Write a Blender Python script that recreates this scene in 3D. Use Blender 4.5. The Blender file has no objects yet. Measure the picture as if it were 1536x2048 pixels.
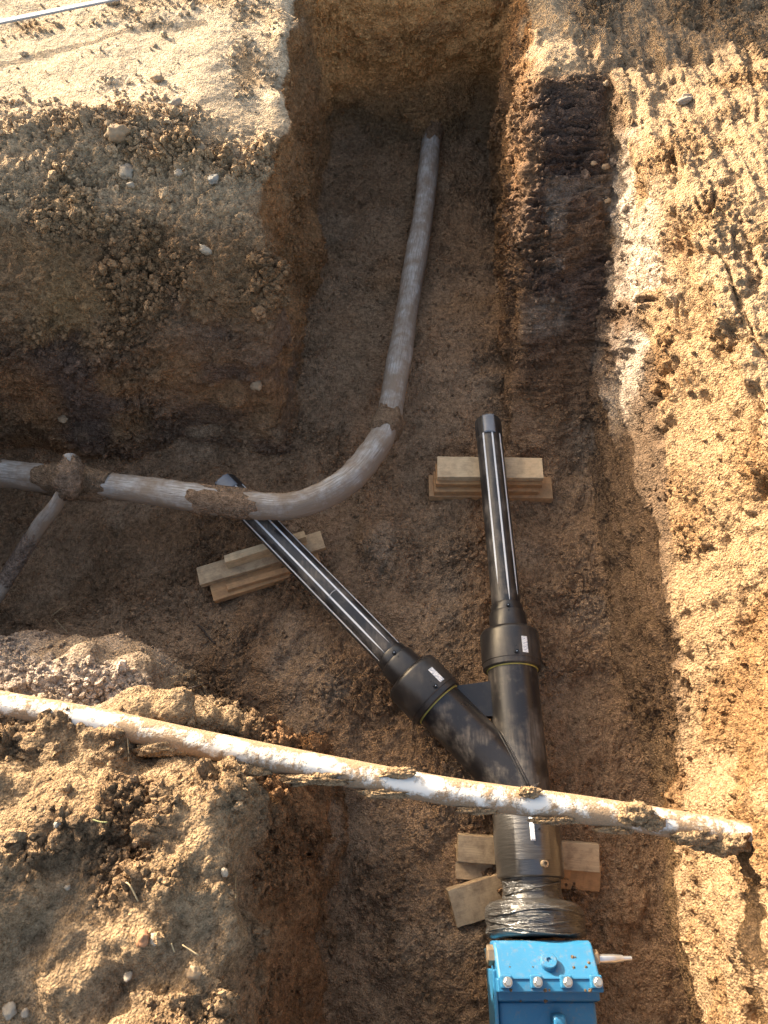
import bpy, bmesh, math, random
import numpy as np
from mathutils import Vector, Matrix

random.seed(7)
rng = np.random.default_rng(7)
SC = bpy.context.scene
COL = SC.collection

# ------------------------------------------------------------------ camera
FPX, CX, CY, CAMH = 1479.0, 768.0, 1024.0, 1.8          # focal length in photo pixels, image centre, eye height
cam_d = bpy.data.cameras.new('camera')
cam_d.sensor_fit = 'VERTICAL'
cam_d.sensor_height = 36.0
cam_d.lens = 36.0 * FPX / 2048.0
cam_d.clip_start = 0.05
cam_d.clip_end = 500
cam = bpy.data.objects.new('camera', cam_d)
cam.location = (0, 0, CAMH)
cam.rotation_euler = (math.radians(30), 0, 0)
COL.objects.link(cam)
SC.camera = cam

# ------------------------------------------------------------------ sky, sun, exposure
SUN_DIR = Vector((1.0, -1.0, -0.38)).normalized()        # direction the light travels
elev = math.asin(-SUN_DIR.z)
azim = math.atan2(-SUN_DIR.x, -SUN_DIR.y)                 # clockwise from +Y
world = bpy.data.worlds.new('World')
SC.world = world
world.use_nodes = True
wn = world.node_tree
bg = wn.nodes['Background']
sky = wn.nodes.new('ShaderNodeTexSky')
sky.sky_type = 'NISHITA'
sky.sun_disc = False
sky.sun_elevation = elev
sky.sun_rotation = azim
sky.air_density = 1.0
sky.dust_density = 6.0
sky.ozone_density = 0.0
wn.links.new(sky.outputs[0], bg.inputs[0])
bg.inputs[1].default_value = 0.15
sun_d = bpy.data.lights.new('sun', 'SUN')
sun_d.energy = 4.1
sun_d.angle = math.radians(0.53)
sun_d.color = (1.0, 0.88, 0.71)
sun = bpy.data.objects.new('sun', sun_d)
sun.rotation_euler = SUN_DIR.to_track_quat('-Z', 'Y').to_euler()
COL.objects.link(sun)
SC.view_settings.view_transform = 'Standard'
SC.view_settings.look = 'None'
SC.view_settings.gamma = 1.0
SC.cycles.use_denoising = True
SC.view_settings.exposure = 1.85

# ------------------------------------------------------------------ helpers
def at(px, py, z):
    """photo pixel + height -> world point"""
    v = (CY - py) / FPX
    fw = 0.5 + 0.8660254 * v
    dn = 0.8660254 - 0.5 * v
    t = (CAMH - z) / dn
    return Vector(((px - CX) / FPX * t, fw * t, z))

def tag(o, label=None, cat=None, group=None, kind=None):
    if label: o['label'] = label
    if cat: o['category'] = cat
    if group: o['group'] = group
    if kind: o['kind'] = kind
    return o

def empty(name, loc=(0, 0, 0), rz=0):
    o = bpy.data.objects.new(name, None)
    o.empty_display_size = 0.05
    o.location = loc
    o.rotation_euler = (0, 0, rz)
    COL.objects.link(o)
    return o

def mesh_obj(name, verts, faces, mat, parent=None, smooth=True, world_space=True):
    me = bpy.data.meshes.new(name)
    me.from_pydata([tuple(v) for v in verts], [], faces)
    me.update()
    if smooth:
        me.polygons.foreach_set('use_smooth', [True] * len(me.polygons))
    if mat: me.materials.append(mat)
    o = bpy.data.objects.new(name, me)
    COL.objects.link(o)
    if parent is not None:
        o.parent = parent
        if world_space:
            bpy.context.view_layer.update()
            o.matrix_parent_inverse = parent.matrix_world.inverted()
    return o

def np_mesh(name, V, F, mat, colors=None, smooth=True):
    """V (n,3) F (m,k) arrays -> object"""
    me = bpy.data.meshes.new(name)
    n, m, k = len(V), len(F), F.shape[1]
    me.vertices.add(n); me.vertices.foreach_set('co', V.astype(np.float32).ravel())
    me.loops.add(m * k); me.loops.foreach_set('vertex_index', F.astype(np.int32).ravel())
    me.polygons.add(m)
    me.polygons.foreach_set('loop_start', np.arange(0, m * k, k, dtype=np.int32))
    me.polygons.foreach_set('loop_total', np.full(m, k, dtype=np.int32))
    me.polygons.foreach_set('use_smooth', np.full(m, smooth, dtype=bool))
    me.update(calc_edges=True)
    if colors is not None:
        a = me.color_attributes.new('soil', 'FLOAT_COLOR', 'POINT')
        c = np.ones((n, 4), np.float32); c[:, :3] = colors
        a.data.foreach_set('color', c.ravel())
    me.materials.append(mat)
    o = bpy.data.objects.new(name, me)
    COL.objects.link(o)
    return o

# ---- numpy noise
_TAB = np.random.default_rng(1234).random(64 ** 3).astype(np.float32)
_SO = np.random.default_rng(99).integers(0, 64, (4096, 3)).astype(np.int32)
def _lat(ix, iy, iz): return _TAB[((ix & 63) << 12) | ((iy & 63) << 6) | (iz & 63)]

def vnoise(x, y, z, seed=0):
    x, y, z = np.broadcast_arrays(np.asarray(x, np.float32), np.asarray(y, np.float32), np.asarray(z, np.float32))
    fx = np.floor(x); fy = np.floor(y); fz = np.floor(z)
    o = _SO[seed % 4096]
    ix = fx.astype(np.int32) + o[0]; iy = fy.astype(np.int32) + o[1]; iz = fz.astype(np.int32) + o[2]
    fx = x - fx; fy = y - fy; fz = z - fz
    fx = fx * fx * (3 - 2 * fx); fy = fy * fy * (3 - 2 * fy); fz = fz * fz * (3 - 2 * fz)
    jx = ((ix & 63) << 12, ((ix + 1) & 63) << 12); jy = ((iy & 63) << 6, ((iy + 1) & 63) << 6); jz = (iz & 63, (iz + 1) & 63)
    def g(a, b):
        q = jx[a] | jy[b]
        v0 = _TAB[q | jz[0]]; return v0 + (_TAB[q | jz[1]] - v0) * fz
    a0 = g(0, 0); a0 = a0 + (g(0, 1) - a0) * fy
    b0 = g(1, 0); b0 = b0 + (g(1, 1) - b0) * fy
    return (a0 + (b0 - a0) * fx) * 2 - 1

def fbm(x, y, z, oct=3, seed=0, gain=0.5):
    a, s, t = 1.0, 0, 0
    for o in range(oct):
        f = 2.03 ** o
        s = s + a * vnoise(x * f, y * f, z * f, seed + 17 * o); t += a; a *= gain
    return s / t

def worley(x, y, z, seed=0):
    """angular clods: returns F1, F2-F1, cell id, faceted cell height"""
    fx = np.floor(x); fy = np.floor(y); fz = np.floor(z)
    o = _SO[seed]
    ix = fx.astype(np.int32) + o[0]; iy = fy.astype(np.int32) + o[1]; iz = fz.astype(np.int32) + o[2]
    x = x - fx; y = y - fy; z = z - fz
    best = np.full(x.shape, 9.0, np.float32); second = best.copy()
    idv = np.zeros(x.shape, np.float32); fac = idv.copy()
    for dx in (-1, 0, 1):
        for dy in (-1, 0, 1):
            q = (((ix + dx) & 63) << 12) | (((iy + dy) & 63) << 6)
            for dz in (-1, 0, 1):
                h = _TAB[q | ((iz + dz) & 63)]
                h2 = h * np.float32(57.31); h2 -= np.floor(h2)
                h3 = h * np.float32(911.7); h3 -= np.floor(h3)
                a2 = h2 + (dy - y); a3 = h3 + (dz - z); a1 = h + (dx - x)
                d = a1 * a1 + a2 * a2 + a3 * a3
                m = d < best
                second = np.where(m, best, np.minimum(second, d))
                best[m] = d[m]; idv[m] = h[m]
                fac[m] = a1[m] * (h2[m] - .5) + a2[m] * (h3[m] - .5) + a3[m] * (h[m] - .5)
    idv = (idv * 3571.3) % 1.0
    best = np.sqrt(best)
    return best, np.sqrt(second) - best, idv, (idv - 0.5) + 2.2 * fac

def sstep(a, b, x):
    t = np.clip((x - a) / (b - a), 0, 1)
    return t * t * (3 - 2 * t)

# ------------------------------------------------------------------ materials
class NT:
    def __init__(s, name):
        s.m = bpy.data.materials.new(name); s.m.use_nodes = True
        s.t = s.m.node_tree; s.b = s.t.nodes['Principled BSDF']
    def n(s, typ, **kw):
        nd = s.t.nodes.new(typ)
        for k, v in kw.items():
            if k.startswith('i_'):
                nd.inputs[k[2:].replace('_', ' ')].default_value = v
            else: setattr(nd, k, v)
        return nd
    def l(s, a, b): s.t.links.new(a, b)
    def coord(s, scale=(1, 1, 1), space='Object'):
        tc = s.n('ShaderNodeTexCoord'); mp = s.n('ShaderNodeMapping')
        mp.inputs['Scale'].default_value = scale
        s.l(tc.outputs[space], mp.inputs[0]); return mp.outputs[0]
    def noise(s, scale, detail=4, rough=0.6, vec=None, dist=0.0):
        nd = s.n('ShaderNodeTexNoise'); nd.inputs['Scale'].default_value = scale
        nd.inputs['Detail'].default_value = detail; nd.inputs['Roughness'].default_value = rough
        nd.inputs['Distortion'].default_value = dist
        if vec is not None: s.l(vec, nd.inputs['Vector'])
        return nd.outputs[0]
    def ramp(s, fac, stops):
        r = s.n('ShaderNodeValToRGB'); e = r.color_ramp.elements
        while len(e) < len(stops): e.new(0.5)
        for el, (p, c) in zip(e, stops):
            el.position = p; el.color = (c if len(c) == 4 else (*c, 1)) if not isinstance(c, (int, float)) else (c, c, c, 1)
        s.l(fac, r.inputs[0]); return r.outputs[0]
    def mix(s, fac, a, b, blend='MIX'):
        mx = s.n('ShaderNodeMix', data_type='RGBA', blend_type=blend)
        for sock, v in ((mx.inputs[0], fac), (mx.inputs[6], a), (mx.inputs[7], b)):
            if isinstance(v, (int, float)): sock.default_value = v
            elif isinstance(v, tuple): sock.default_value = (*v, 1) if len(v) == 3 else v
            else: s.l(v, sock)
        return mx.outputs[2]
    def math(s, op, a, b=None):
        nd = s.n('ShaderNodeMath', operation=op)
        for i, v in enumerate((a, b)):
            if v is None: continue
            if isinstance(v, (int, float)): nd.inputs[i].default_value = v
            else: s.l(v, nd.inputs[i])
        return nd.outputs[0]
    def bump(s, h, strength, dist, normal=None):
        bp = s.n('ShaderNodeBump'); bp.inputs['Strength'].default_value = strength
        bp.inputs['Distance'].default_value = dist; s.l(h, bp.inputs['Height'])
        if normal is not None: s.l(normal, bp.inputs['Normal'])
        return bp.outputs[0]
    def set(s, **kw):
        for k, v in kw.items():
            sock = s.b.inputs[k.replace('_', ' ')]
            if isinstance(v, (int, float)): sock.default_value = v
            elif isinstance(v, tuple): sock.default_value = (*v, 1) if len(v) == 3 else v
            else: s.l(v, sock)
        return s

def mat_soil():
    s = NT('soil')
    v = s.coord()
    at_ = s.n('ShaderNodeAttribute', attribute_name='soil')
    n1 = s.noise(55, 5, 0.7, v)
    n2 = s.noise(260, 3, 0.7, v)
    c = s.mix(1.0, at_.outputs[0], s.ramp(n1, [(0.28, (0.46, 0.42, 0.38)), (0.5, (1.0, 0.99, 0.97)), (0.72, (1.55, 1.52, 1.46))]), 'MULTIPLY')
    c = s.mix(1.0, c, s.ramp(n2, [(0.3, (0.62, 0.60, 0.58)), (0.7, (1.36, 1.36, 1.36))]), 'MULTIPLY')
    n3 = s.noise(75, 5, 0.75, v)
    c = s.mix(1.0, c, s.ramp(n3, [(0.33, (0.40, 0.36, 0.32)), (0.44, (1, 1, 1)), (0.60, (1, 1, 1)), (0.72, (1.5, 1.48, 1.42))]), 'MULTIPLY')
    vo = s.n('ShaderNodeTexVoronoi'); vo.inputs['Scale'].default_value = 130; s.l(v, vo.inputs['Vector'])
    h = s.math('ADD', s.math('MULTIPLY', n1, 1.0), s.math('MULTIPLY', n2, 0.35))
    h = s.math('SUBTRACT', h, s.math('MULTIPLY', vo.outputs['Distance'], 0.55))
    s.set(Base_Color=c, Roughness=0.95, Specular_IOR_Level=0.15, Normal=s.bump(h, 1.0, 0.020))
    return s.m

def mat_hdpe(name='black_polyethylene', dust=0.28, rough=0.34):
    s = NT(name); v = s.coord(space='Object')
    geo = s.n('ShaderNodeNewGeometry')
    n = s.noise(9, 5, 0.65, v); nf = s.noise(140, 3, 0.6, v)
    streak = s.noise(6, 4, 0.7, s.coord((14, 1.2, 14)))
    d = s.math('MULTIPLY', s.ramp(n, [(0.45, 0.03), (0.70, 1.0)]), s.ramp(streak, [(0.35, 0.15), (0.65, 1.0)]))
    d = s.math('MULTIPLY', d, dust)
    c = s.mix(d, (0.014, 0.013, 0.014), (0.20, 0.17, 0.14))
    r = s.math('ADD', s.math('MULTIPLY', n, 0.22), s.math('ADD', rough - 0.1, s.math('MULTIPLY', d, 0.7)))
    s.set(Base_Color=c, Roughness=r, Specular_IOR_Level=0.55, Normal=s.bump(s.math('ADD', nf, s.math('MULTIPLY', streak, 1.2)), 0.12, 0.003))
    return s.m

def mat_film(name='black_stretch_film', amt=0.75):
    s = NT(name)
    v = s.coord((2.2, 20, 4)); n = s.noise(4, 4, 0.55, v, 0.9); n2 = s.noise(14, 3, 0.55, s.coord((0.9, 7, 1.6)), 0.6)
    s.set(Base_Color=(0.030, 0.027, 0.024), Roughness=0.30, Specular_IOR_Level=1.0, Coat_Weight=0.8, Coat_Roughness=0.15,
          Normal=s.bump(s.math('ADD', n, s.math('MULTIPLY', n2, 0.4)), amt, 0.03))
    return s.m

def mat_oldpipe():
    s = NT('weathered_grey_pipe')
    uv = s.n('ShaderNodeAttribute', attribute_name='along')
    mp = s.n('ShaderNodeMapping'); mp.inputs['Scale'].default_value = (3.5, 7.0, 1.0)
    s.l(uv.outputs['Vector'], mp.inputs[0])
    gr = s.noise(4.0, 6, 0.7, mp.outputs[0], 0.6)
    mp2 = s.n('ShaderNodeMapping'); mp2.inputs['Scale'].default_value = (1.4, 26.0, 1.0); s.l(uv.outputs['Vector'], mp2.inputs[0])
    ck = s.noise(2.2, 3, 0.5, mp2.outputs[0], 0.9)
    v = s.coord(); n = s.noise(16, 5, 0.7, v); nf = s.noise(120, 3, 0.7, v); big = s.noise(5, 3, 0.6, v)
    c = s.ramp(gr, [(0.30, (0.15, 0.13, 0.11)), (0.5, (0.38, 0.365, 0.34)), (0.72, (0.62, 0.61, 0.585))])
    c = s.mix(s.ramp(ck, [(0.30, 1.0), (0.36, 0.0)]), c, (0.09, 0.075, 0.06))
    geo = s.n('ShaderNodeNewGeometry'); sep = s.n('ShaderNodeSeparateXYZ'); s.l(geo.outputs['Normal'], sep.inputs[0])
    low = s.math('SUBTRACT', 0.55, s.math('MULTIPLY', sep.outputs[2], 0.5))
    d = s.math('ADD', s.math('MULTIPLY', n, 0.75), s.math('MULTIPLY', low, 0.42))
    d = s.math('ADD', d, s.math('MULTIPLY', big, 0.36))
    c = s.mix(s.ramp(d, [(0.44, 0.08), (0.70, 0.88)]), c, (0.215, 0.16, 0.112))
    h = s.math('ADD', s.math('MULTIPLY', gr, 0.6), s.math('ADD', s.math('MULTIPLY', nf, 0.3), n))
    h = s.math('SUBTRACT', h, s.math('MULTIPLY', s.ramp(ck, [(0.30, 1.0), (0.37, 0.0)]), 0.5))
    s.set(Base_Color=c, Roughness=0.85, Specular_IOR_Level=0.25, Normal=s.bump(h, 0.5, 0.006))
    return s.m

def mat_whitepipe():
    s = NT('dirty_white_pipe')
    v = s.coord(); n = s.noise(20, 6, 0.72, v); nf = s.noise(170, 3, 0.7, v); big = s.noise(4.5, 3, 0.6, v)
    geo = s.n('ShaderNodeNewGeometry'); sep = s.n('ShaderNodeSeparateXYZ'); s.l(geo.outputs['Normal'], sep.inputs[0])
    d = s.math('ADD', s.math('MULTIPLY', n, 0.9), s.math('MULTIPLY', s.math('SUBTRACT', 0.6, sep.outputs[2]), 0.26))
    d = s.math('ADD', d, s.math('MULTIPLY', big, 0.55))
    m = s.ramp(d, [(0.55, 0.0), (0.68, 1.0)])
    soilc = s.mix(nf, (0.20, 0.135, 0.08), (0.34, 0.235, 0.145))
    c = s.mix(m, (0.66, 0.63, 0.58), soilc)
    h = s.math('ADD', s.math('MULTIPLY', m, 0.6), s.math('MULTIPLY', s.math('MULTIPLY', nf, m), 0.8))
    s.set(Base_Color=c, Roughness=s.math('ADD', 0.4, s.math('MULTIPLY', m, 0.5)), Normal=s.bump(h, 0.7, 0.006))
    return s.m

def mat_wood(name, tint=(0.52, 0.29, 0.13), dirt=0.5):
    s = NT(name)
    v = s.coord((1.2, 14, 14)); gr = s.noise(7, 6, 0.65, v, 1.0)
    v2 = s.coord(); sp = s.noise(24, 5, 0.7, v2); fine = s.noise(5, 4, 0.7, s.coord((3, 90, 90)))
    oi = s.n('ShaderNodeObjectInfo')
    a = tuple(min(1, c * 1.28) for c in tint); b = tuple(c * 0.62 for c in tint)
    c = s.mix(gr, b, a)
    c = s.mix(s.math('MULTIPLY', s.ramp(fine, [(0.42, 0.0), (0.6, 1.0)]), 0.45), c, b)
    c = s.mix(s.math('MULTIPLY', oi.outputs['Random'], 0.3), c, (0.46, 0.36, 0.25))
    c = s.mix(s.math('MULTIPLY', s.ramp(sp, [(0.44, 0.05), (0.66, 1.0)]), dirt), c, (0.15, 0.10, 0.065))
    s.set(Base_Color=c, Roughness=0.78, Specular_IOR_Level=0.25, Normal=s.bump(s.math('ADD', fine, gr), 0.3, 0.003))
    return s.m

def mat_paint():
    s = NT('blue_epoxy_paint'); v = s.coord()
    n = s.noise(14, 4, 0.6, v); sp = s.noise(75, 4, 0.7, v); n3 = s.noise(240, 2, 0.5, v)
    d = s.math('MULTIPLY', s.ramp(sp, [(0.52, 0.0), (0.66, 1.0)]), s.ramp(n, [(0.42, 0.04), (0.64, 0.55)]))
    c = s.mix(n, (0.020, 0.135, 0.265), (0.030, 0.175, 0.33))
    c = s.mix(d, c, (0.22, 0.17, 0.12))
    s.set(Base_Color=c, Roughness=s.math('ADD', 0.3, s.math('MULTIPLY', n, 0.2)), Coat_Weight=0.15, Coat_Roughness=0.25,
          Normal=s.bump(s.math('ADD', n3, s.math('MULTIPLY', sp, 0.6)), 0.08, 0.003))
    return s.m

def mat_simple(name, col, rough=0.5, metal=0.0, nscale=40, var=0.25, bump=0.1, spec=0.5):
    s = NT(name); v = s.coord(); n = s.noise(nscale, 4, 0.65, v)
    c = s.mix(n, tuple(x * (1 - var) for x in col), tuple(min(1, x * (1 + var)) for x in col))
    s.set(Base_Color=c, Roughness=rough, Metallic=metal, Specular_IOR_Level=spec, Normal=s.bump(n, bump, 0.004))
    return s.m

def mat_sticker():
    s = NT('paper_sticker'); n = s.noise(60, 2, 0.5, s.coord((1, 4, 1))); n2 = s.noise(420, 1, 0.5, s.coord((0.3, 1, 0.3)))
    c = s.mix(s.math('MULTIPLY', s.ramp(n2, [(0.48, 0.0), (0.54, 1.0)]), s.ramp(n, [(0.42, 0.0), (0.5, 0.8)])), (0.74, 0.75, 0.76), (0.22, 0.27, 0.38))
    s.set(Base_Color=c, Roughness=0.55); return s.m

M = dict(
    soil=mat_soil(), hdpe=mat_hdpe(), hdpe_dusty=mat_hdpe('dusty_black_polyethylene', 0.9, 0.30), film=mat_film(), film_smooth=mat_film('tight_black_film', 0.12), old=mat_oldpipe(), white=mat_whitepipe(),
    wood=mat_wood('pine_timber'), wood2=mat_wood('pale_timber', (0.72, 0.53, 0.31), 0.4), wood3=mat_wood('grey_timber', (0.56, 0.41, 0.25), 0.6),
    paint=mat_paint(), zinc=mat_simple('zinc_plated_steel', (0.62, 0.58, 0.50), 0.32, 0.9, 120, 0.3),
    steel=mat_simple('bright_steel', (0.80, 0.79, 0.76), 0.28, 0.9, 60, 0.12),
    bronze=mat_simple('dull_bronze', (0.36, 0.27, 0.18), 0.45, 0.75, 80, 0.3),
    stripe=mat_simple('white_stripe', (0.68, 0.70, 0.72), 0.5, 0, 60, 0.15), sticker=mat_sticker(),
    yellow=mat_simple('yellow_seal', (0.50, 0.42, 0.10), 0.5, 0, 60, 0.2), black=mat_simple('black_terminal', (0.012, 0.012, 0.012), 0.3, 0, 60, 0.2),
    print=mat_simple('grey_print', (0.30, 0.34, 0.40), 0.6, 0, 60, 0.1),
    tape=mat_simple('grey_tape', (0.16, 0.175, 0.20), 0.32, 0, 30, 0.3, 0.3),
    chalk=mat_simple('chalk_mark', (0.45, 0.46, 0.47), 0.9, 0, 200, 0.4, 0.2),
    pole=mat_simple('grey_blue_tube', (0.22, 0.245, 0.28), 0.5, 0.2, 50, 0.2),
    stone_pale=mat_simple('pale_stone', (0.31, 0.26, 0.20), 0.9, 0, 45, 0.45, 0.5, 0.2),
    stone_tan=mat_simple('tan_stone', (0.30, 0.215, 0.135), 0.9, 0, 45, 0.3, 0.5, 0.2),
    stone_red=mat_simple('brick_red_stone', (0.30, 0.155, 0.085), 0.9, 0, 60, 0.3, 0.5, 0.2),
    stone_grey=mat_simple('grey_stone', (0.24, 0.225, 0.20), 0.9, 0, 45, 0.3, 0.5, 0.2),
    straw=mat_simple('dry_straw', (0.42, 0.32, 0.18), 0.85, 0, 60, 0.3),
    root=mat_simple('dark_twig', (0.06, 0.04, 0.028), 0.9, 0, 60, 0.3),
    leaf=mat_simple('green_blade', (0.12, 0.13, 0.045), 0.7, 0, 60, 0.3),
)

# ------------------------------------------------------------------ the earth: solid minus excavation, meshed by surface nets
VX = 0.0125
x0, x1, y0, y1, z0, z1 = -2.4, 2.2, -1.0, 5.5, -1.12, 0.80
gx = np.arange(x0, x1, VX, dtype=np.float32); gy = np.arange(y0, y1, VX, dtype=np.float32); gz = np.arange(z0, z1, VX, dtype=np.float32)
X = gx[:, None, None]; Y = gy[None, :, None]; Z = gz[None, None, :]
X2, Y2 = gx[:, None], gy[None, :]

def smax(a, b, k):
    h = np.clip(0.5 + 0.5 * (a - b) / k, 0, 1)
    return b + (a - b) * h + k * h * (1 - h)
def smin(a, b, k): return -smax(-a, -b, k)

def ground_height(x, y):
    z = 0 * x
    g = (0.020 * fbm(x * 1.7, y * 1.7, z, 3, 3) + 0.012 * fbm(x * 6, y * 6, z, 2, 5)) * (1 - 0.7 * sstep(2.7, 3.0, y) * sstep(-0.3, -0.5, x))
    g = g - 0.06 * sstep(-0.80, -0.46, x) * sstep(-0.1, -0.3, x) * sstep(3.9, 3.2, y) * sstep(2.0, 2.3, y)     # crumbled trench brow
    g = g + np.clip((x - 1.02), 0, 1.2) * 0.42 * sstep(3.5, 2.4, y) - 0.10 * sstep(1.9, 0.6, y) * sstep(0.7, 1.1, x)     # right bank climbs
    # crumbled spoil along the left edge
    g = g + 0.05 * sstep(0.9, 0, np.abs(y - 2.75 - 0.1 * x) / 0.55) * sstep(-0.3, -0.9, x) * (0.7 + 0.9 * fbm(x * 4, y * 4, z, 2, 9))
    # foreground bank lumps
    fg = sstep(0.75, 0.3, y) * sstep(-0.1, -0.4, x)
    g = g + fg * (0.075 * fbm(x * 4.2 + 2.2 * y, y * 3.4 - 1.5 * x, z, 3, 21) - 0.05 * np.abs(fbm(x * 5 + 3 * y, y * 2.5, z, 2, 23)) - 0.01 + 0.035 * fbm(x * 9 + 2 * y, y * 8, z, 2, 25))
    g = g - 0.100 * sstep(0.26, 0.42, y - 0.10 * (-x - 0.4)) * sstep(-0.1, -0.3, x) * sstep(1.2, 1.0, y)
    # unseen spoil heap past the trench end, shaped to shade ground at right
    d = np.sqrt(np.abs((x - 0.45) / 1.35) ** 3 + ((y - 4.85) / 0.62) ** 2)
    g = g + 0.62 * sstep(1.0, 0.2, d) * (0.9 + 0.35 * fbm(x * 4, y * 4, z, 3, 31))
    return g
G2 = ground_height(X2 + 0 * Y2, Y2 + 0 * X2)
edge = np.minimum(np.minimum(X2 - x0, x1 - X2), np.minimum(Y2 - y0, y1 - Y2))
G2 = G2 * sstep(0.0, 0.35, edge)
G = G2[:, :, None]

zq = np.array([-1.3, -1.0, -0.9, -0.7, -0.5, -0.4, -0.3, -0.2, -0.1, 0.0, 0.1, 0.6])
def prof(vals): return np.interp(gz, zq, vals).astype(np.float32)[None, None, :]

w2 = lambda f, s, a: (a * fbm(X2 * f + 0 * Y2, Y2 * f + 0 * X2, 0 * X2 + 0 * Y2, 3, s))[:, :, None]
wx = w2(2.3, 41, 0.05) + w2(5.5, 42, 0.035); wy = w2(2.3, 43, 0.075) + w2(6.5, 44, 0.04)
# right wall of the pit
zb = -0.25 * (3.42 - Y) + 0.09 * sstep(0.3, 1.0, Y)
zb = zb + 0.05 * w2(4.0, 46, 1.0)
mY = sstep(0.35, 1.0, Y)
xR = np.where(Z < zb, 0.960 + (-0.05 + 0.085 * np.clip((Z + 1) / (zb + 1), 0, 1)) * mY, 0.980 + np.clip(Z - zb, 0, 1) * 0.42 * mY) - 0.065 * sstep(0.55, 0.30, Y) * sstep(-0.9, -0.7, Z) + wy * 0.35
# far bank (left) and far slope (right)
yL = prof([1.93, 1.95, 1.98, 2.03, 2.07, 2.10, 2.14, 2.23, 2.36, 2.56, 2.8, 3.1]) - 0.10 * np.clip(X + 0.44, -2, 0) * np.clip((Z + 0.5) * 1.6, 0, 1) + wx + 0.05 * np.clip(X + 0.5, -1.5, 0) - 0.05 * sstep(-0.9, -0.5, X)
yS = prof([1.80, 1.86, 2.00, 2.20, 2.42, 2.57, 2.74, 2.92, 3.12, 3.34, 3.5, 3.7]) + wx
blend = sstep(0.0, 0.2, X)
yFar = yL * (1 - blend) + yS * blend
floor = (-1.0 + 0.020 * fbm(X2 * 2.5, Y2 * 2.5, 0 * X2 * Y2, 3, 51))[:, :, None]
floor = floor + 0.03 * sstep(3.6, 4.15, Y) * sstep(0.75, 0.5, X) * sstep(-0.6, -0.3, X)
floor = floor + 0.10 * sstep(1.9, 2.6, Y) * sstep(0.75, 0.5, X) * sstep(-0.6, -0.3, X)
# branch trench
k = 0.038
xTl = prof([-.36, -.37, -.375, -.385, -.40, -.405, -.41, -.415, -.43, -.46, -.5, -.5]) + k * (Y - 2.9) + wy * 0.5
xTr = prof([.585, .59, .595, .60, .605, .605, .61, .615, .625, .65, .7, .7]) + k * (Y - 2.9) + wy * 0.5
yEnd = prof([4.14, 4.17, 4.22, 4.26, 4.24, 4.23, 4.22, 4.22, 4.24, 4.28, 4.3, 4.3]) + wx * 1.3
vt = np.minimum(smin(smin(X - xTl, xTr - X, 0.05), yEnd - Y, 0.24), Y - 1.4)
# pit
ynear = prof([.62, .60, .56, .50, .45, .42, .40, .38, .36, .34, .3, .3]) + 0.13 * sstep(-0.5, -1.1, X) - 0.03 + wx
v1 = np.minimum(np.minimum(X + 1.95, xR - X), np.minimum(yFar - Y, Y - ynear))
xB = prof([-.12, -.14, -.17, -.22, -.26, -.28, -.30, -.32, -.335, -.345, -.4, -.4]) - 0.10 * np.clip(Y, 0, .5) + wy * 1.1
v2 = np.minimum(np.minimum(X - xB, xR - X), np.minimum(0.9 - Y, Y + 0.85))
void = smax(smax(v1, v2, 0.05), vt, 0.04)
void = smin(void, Z - floor, 0.05)
S = smax(Z - G, void, 0.045)
del v1, v2, vt, void, yL, yS, yFar
# clay shelf behind the foreground bank
def ell(cx, cy, cz, rx, ry, rz):
    return (np.sqrt(((X - cx) / rx) ** 2 + ((Y - cy) / ry) ** 2 + ((Z - cz) / rz) ** 2) - 1) * min(rx, ry, rz)
S = smin(S, ell(-1.08, 0.62, -0.72, 0.46, 0.30, 0.40), 0.07)
S = smin(S, ell(-0.60, 0.48, -0.60, 0.26, 0.14, 0.36), 0.06)
S = smin(S, ell(-0.58, 0.50, -0.27, 0.17, 0.09, 0.12), 0.05)
S = smin(S, ell(-0.56, 0.34, -0.20, 0.26, 0.12, 0.10), 0.06)
S = smin(S, ell(-0.95, 0.40, -0.235, 0.30, 0.12, 0.12), 0.06)
S = smin(S, ell(0.30, 4.24, -0.92, 0.42, 0.16, 0.20), 0.12)
# hollow under the lip in the right wall
cy_ = np.clip(Y, -0.8, 0.16)
S = smax(S, 0.035 - np.sqrt((X - 0.985) ** 2 * 0.6 + (Y - cy_) ** 2 + (Z + 0.315 + 0.05 * Y) ** 2 * 1.6), 0.02)
# low frequency 3-D lumpiness, evaluated coarse and upsampled
def up3(step, f, seed, oct=2):
    cx = np.arange(x0, x1 + step * VX, step * VX); cyy = np.arange(y0, y1 + step * VX, step * VX); cz = np.arange(z0, z1 + step * VX, step * VX)
    n = fbm(cx[:, None, None] * f, cyy[None, :, None] * f, cz[None, None, :] * f, oct, seed).astype(np.float32)
    for ax, (c, t) in enumerate(((cx, gx), (cyy, gy), (cz, gz))):
        p = np.clip((t - c[0]) / (step * VX), 0, len(c) - 1.001); i = p.astype(int); w = (p - i).astype(np.float32)
        shp = [1, 1, 1]; shp[ax] = -1
        n = np.take(n, i, ax) * (1 - w.reshape(shp)) + np.take(n, i + 1, ax) * w.reshape(shp)
    return n
calm = 1 - 0.55 * sstep(0.75, 0.95, X) - 0.8 * sstep(2.6, 2.9, Y) * sstep(-0.45, -0.6, X) * sstep(-0.25, -0.1, Z)
S += (0.055 * up3(5, 4.5, 61) * (0.4 + 0.6 * np.clip((Z + 1.02) * 6, 0, 1)) + 0.024 * up3(2, 13.0, 67, 1) * (1 + 0.9 * sstep(0.9, 0.6, Y) * sstep(0.0, -0.3, X))) * calm
S = S.astype(np.float32)

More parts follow.
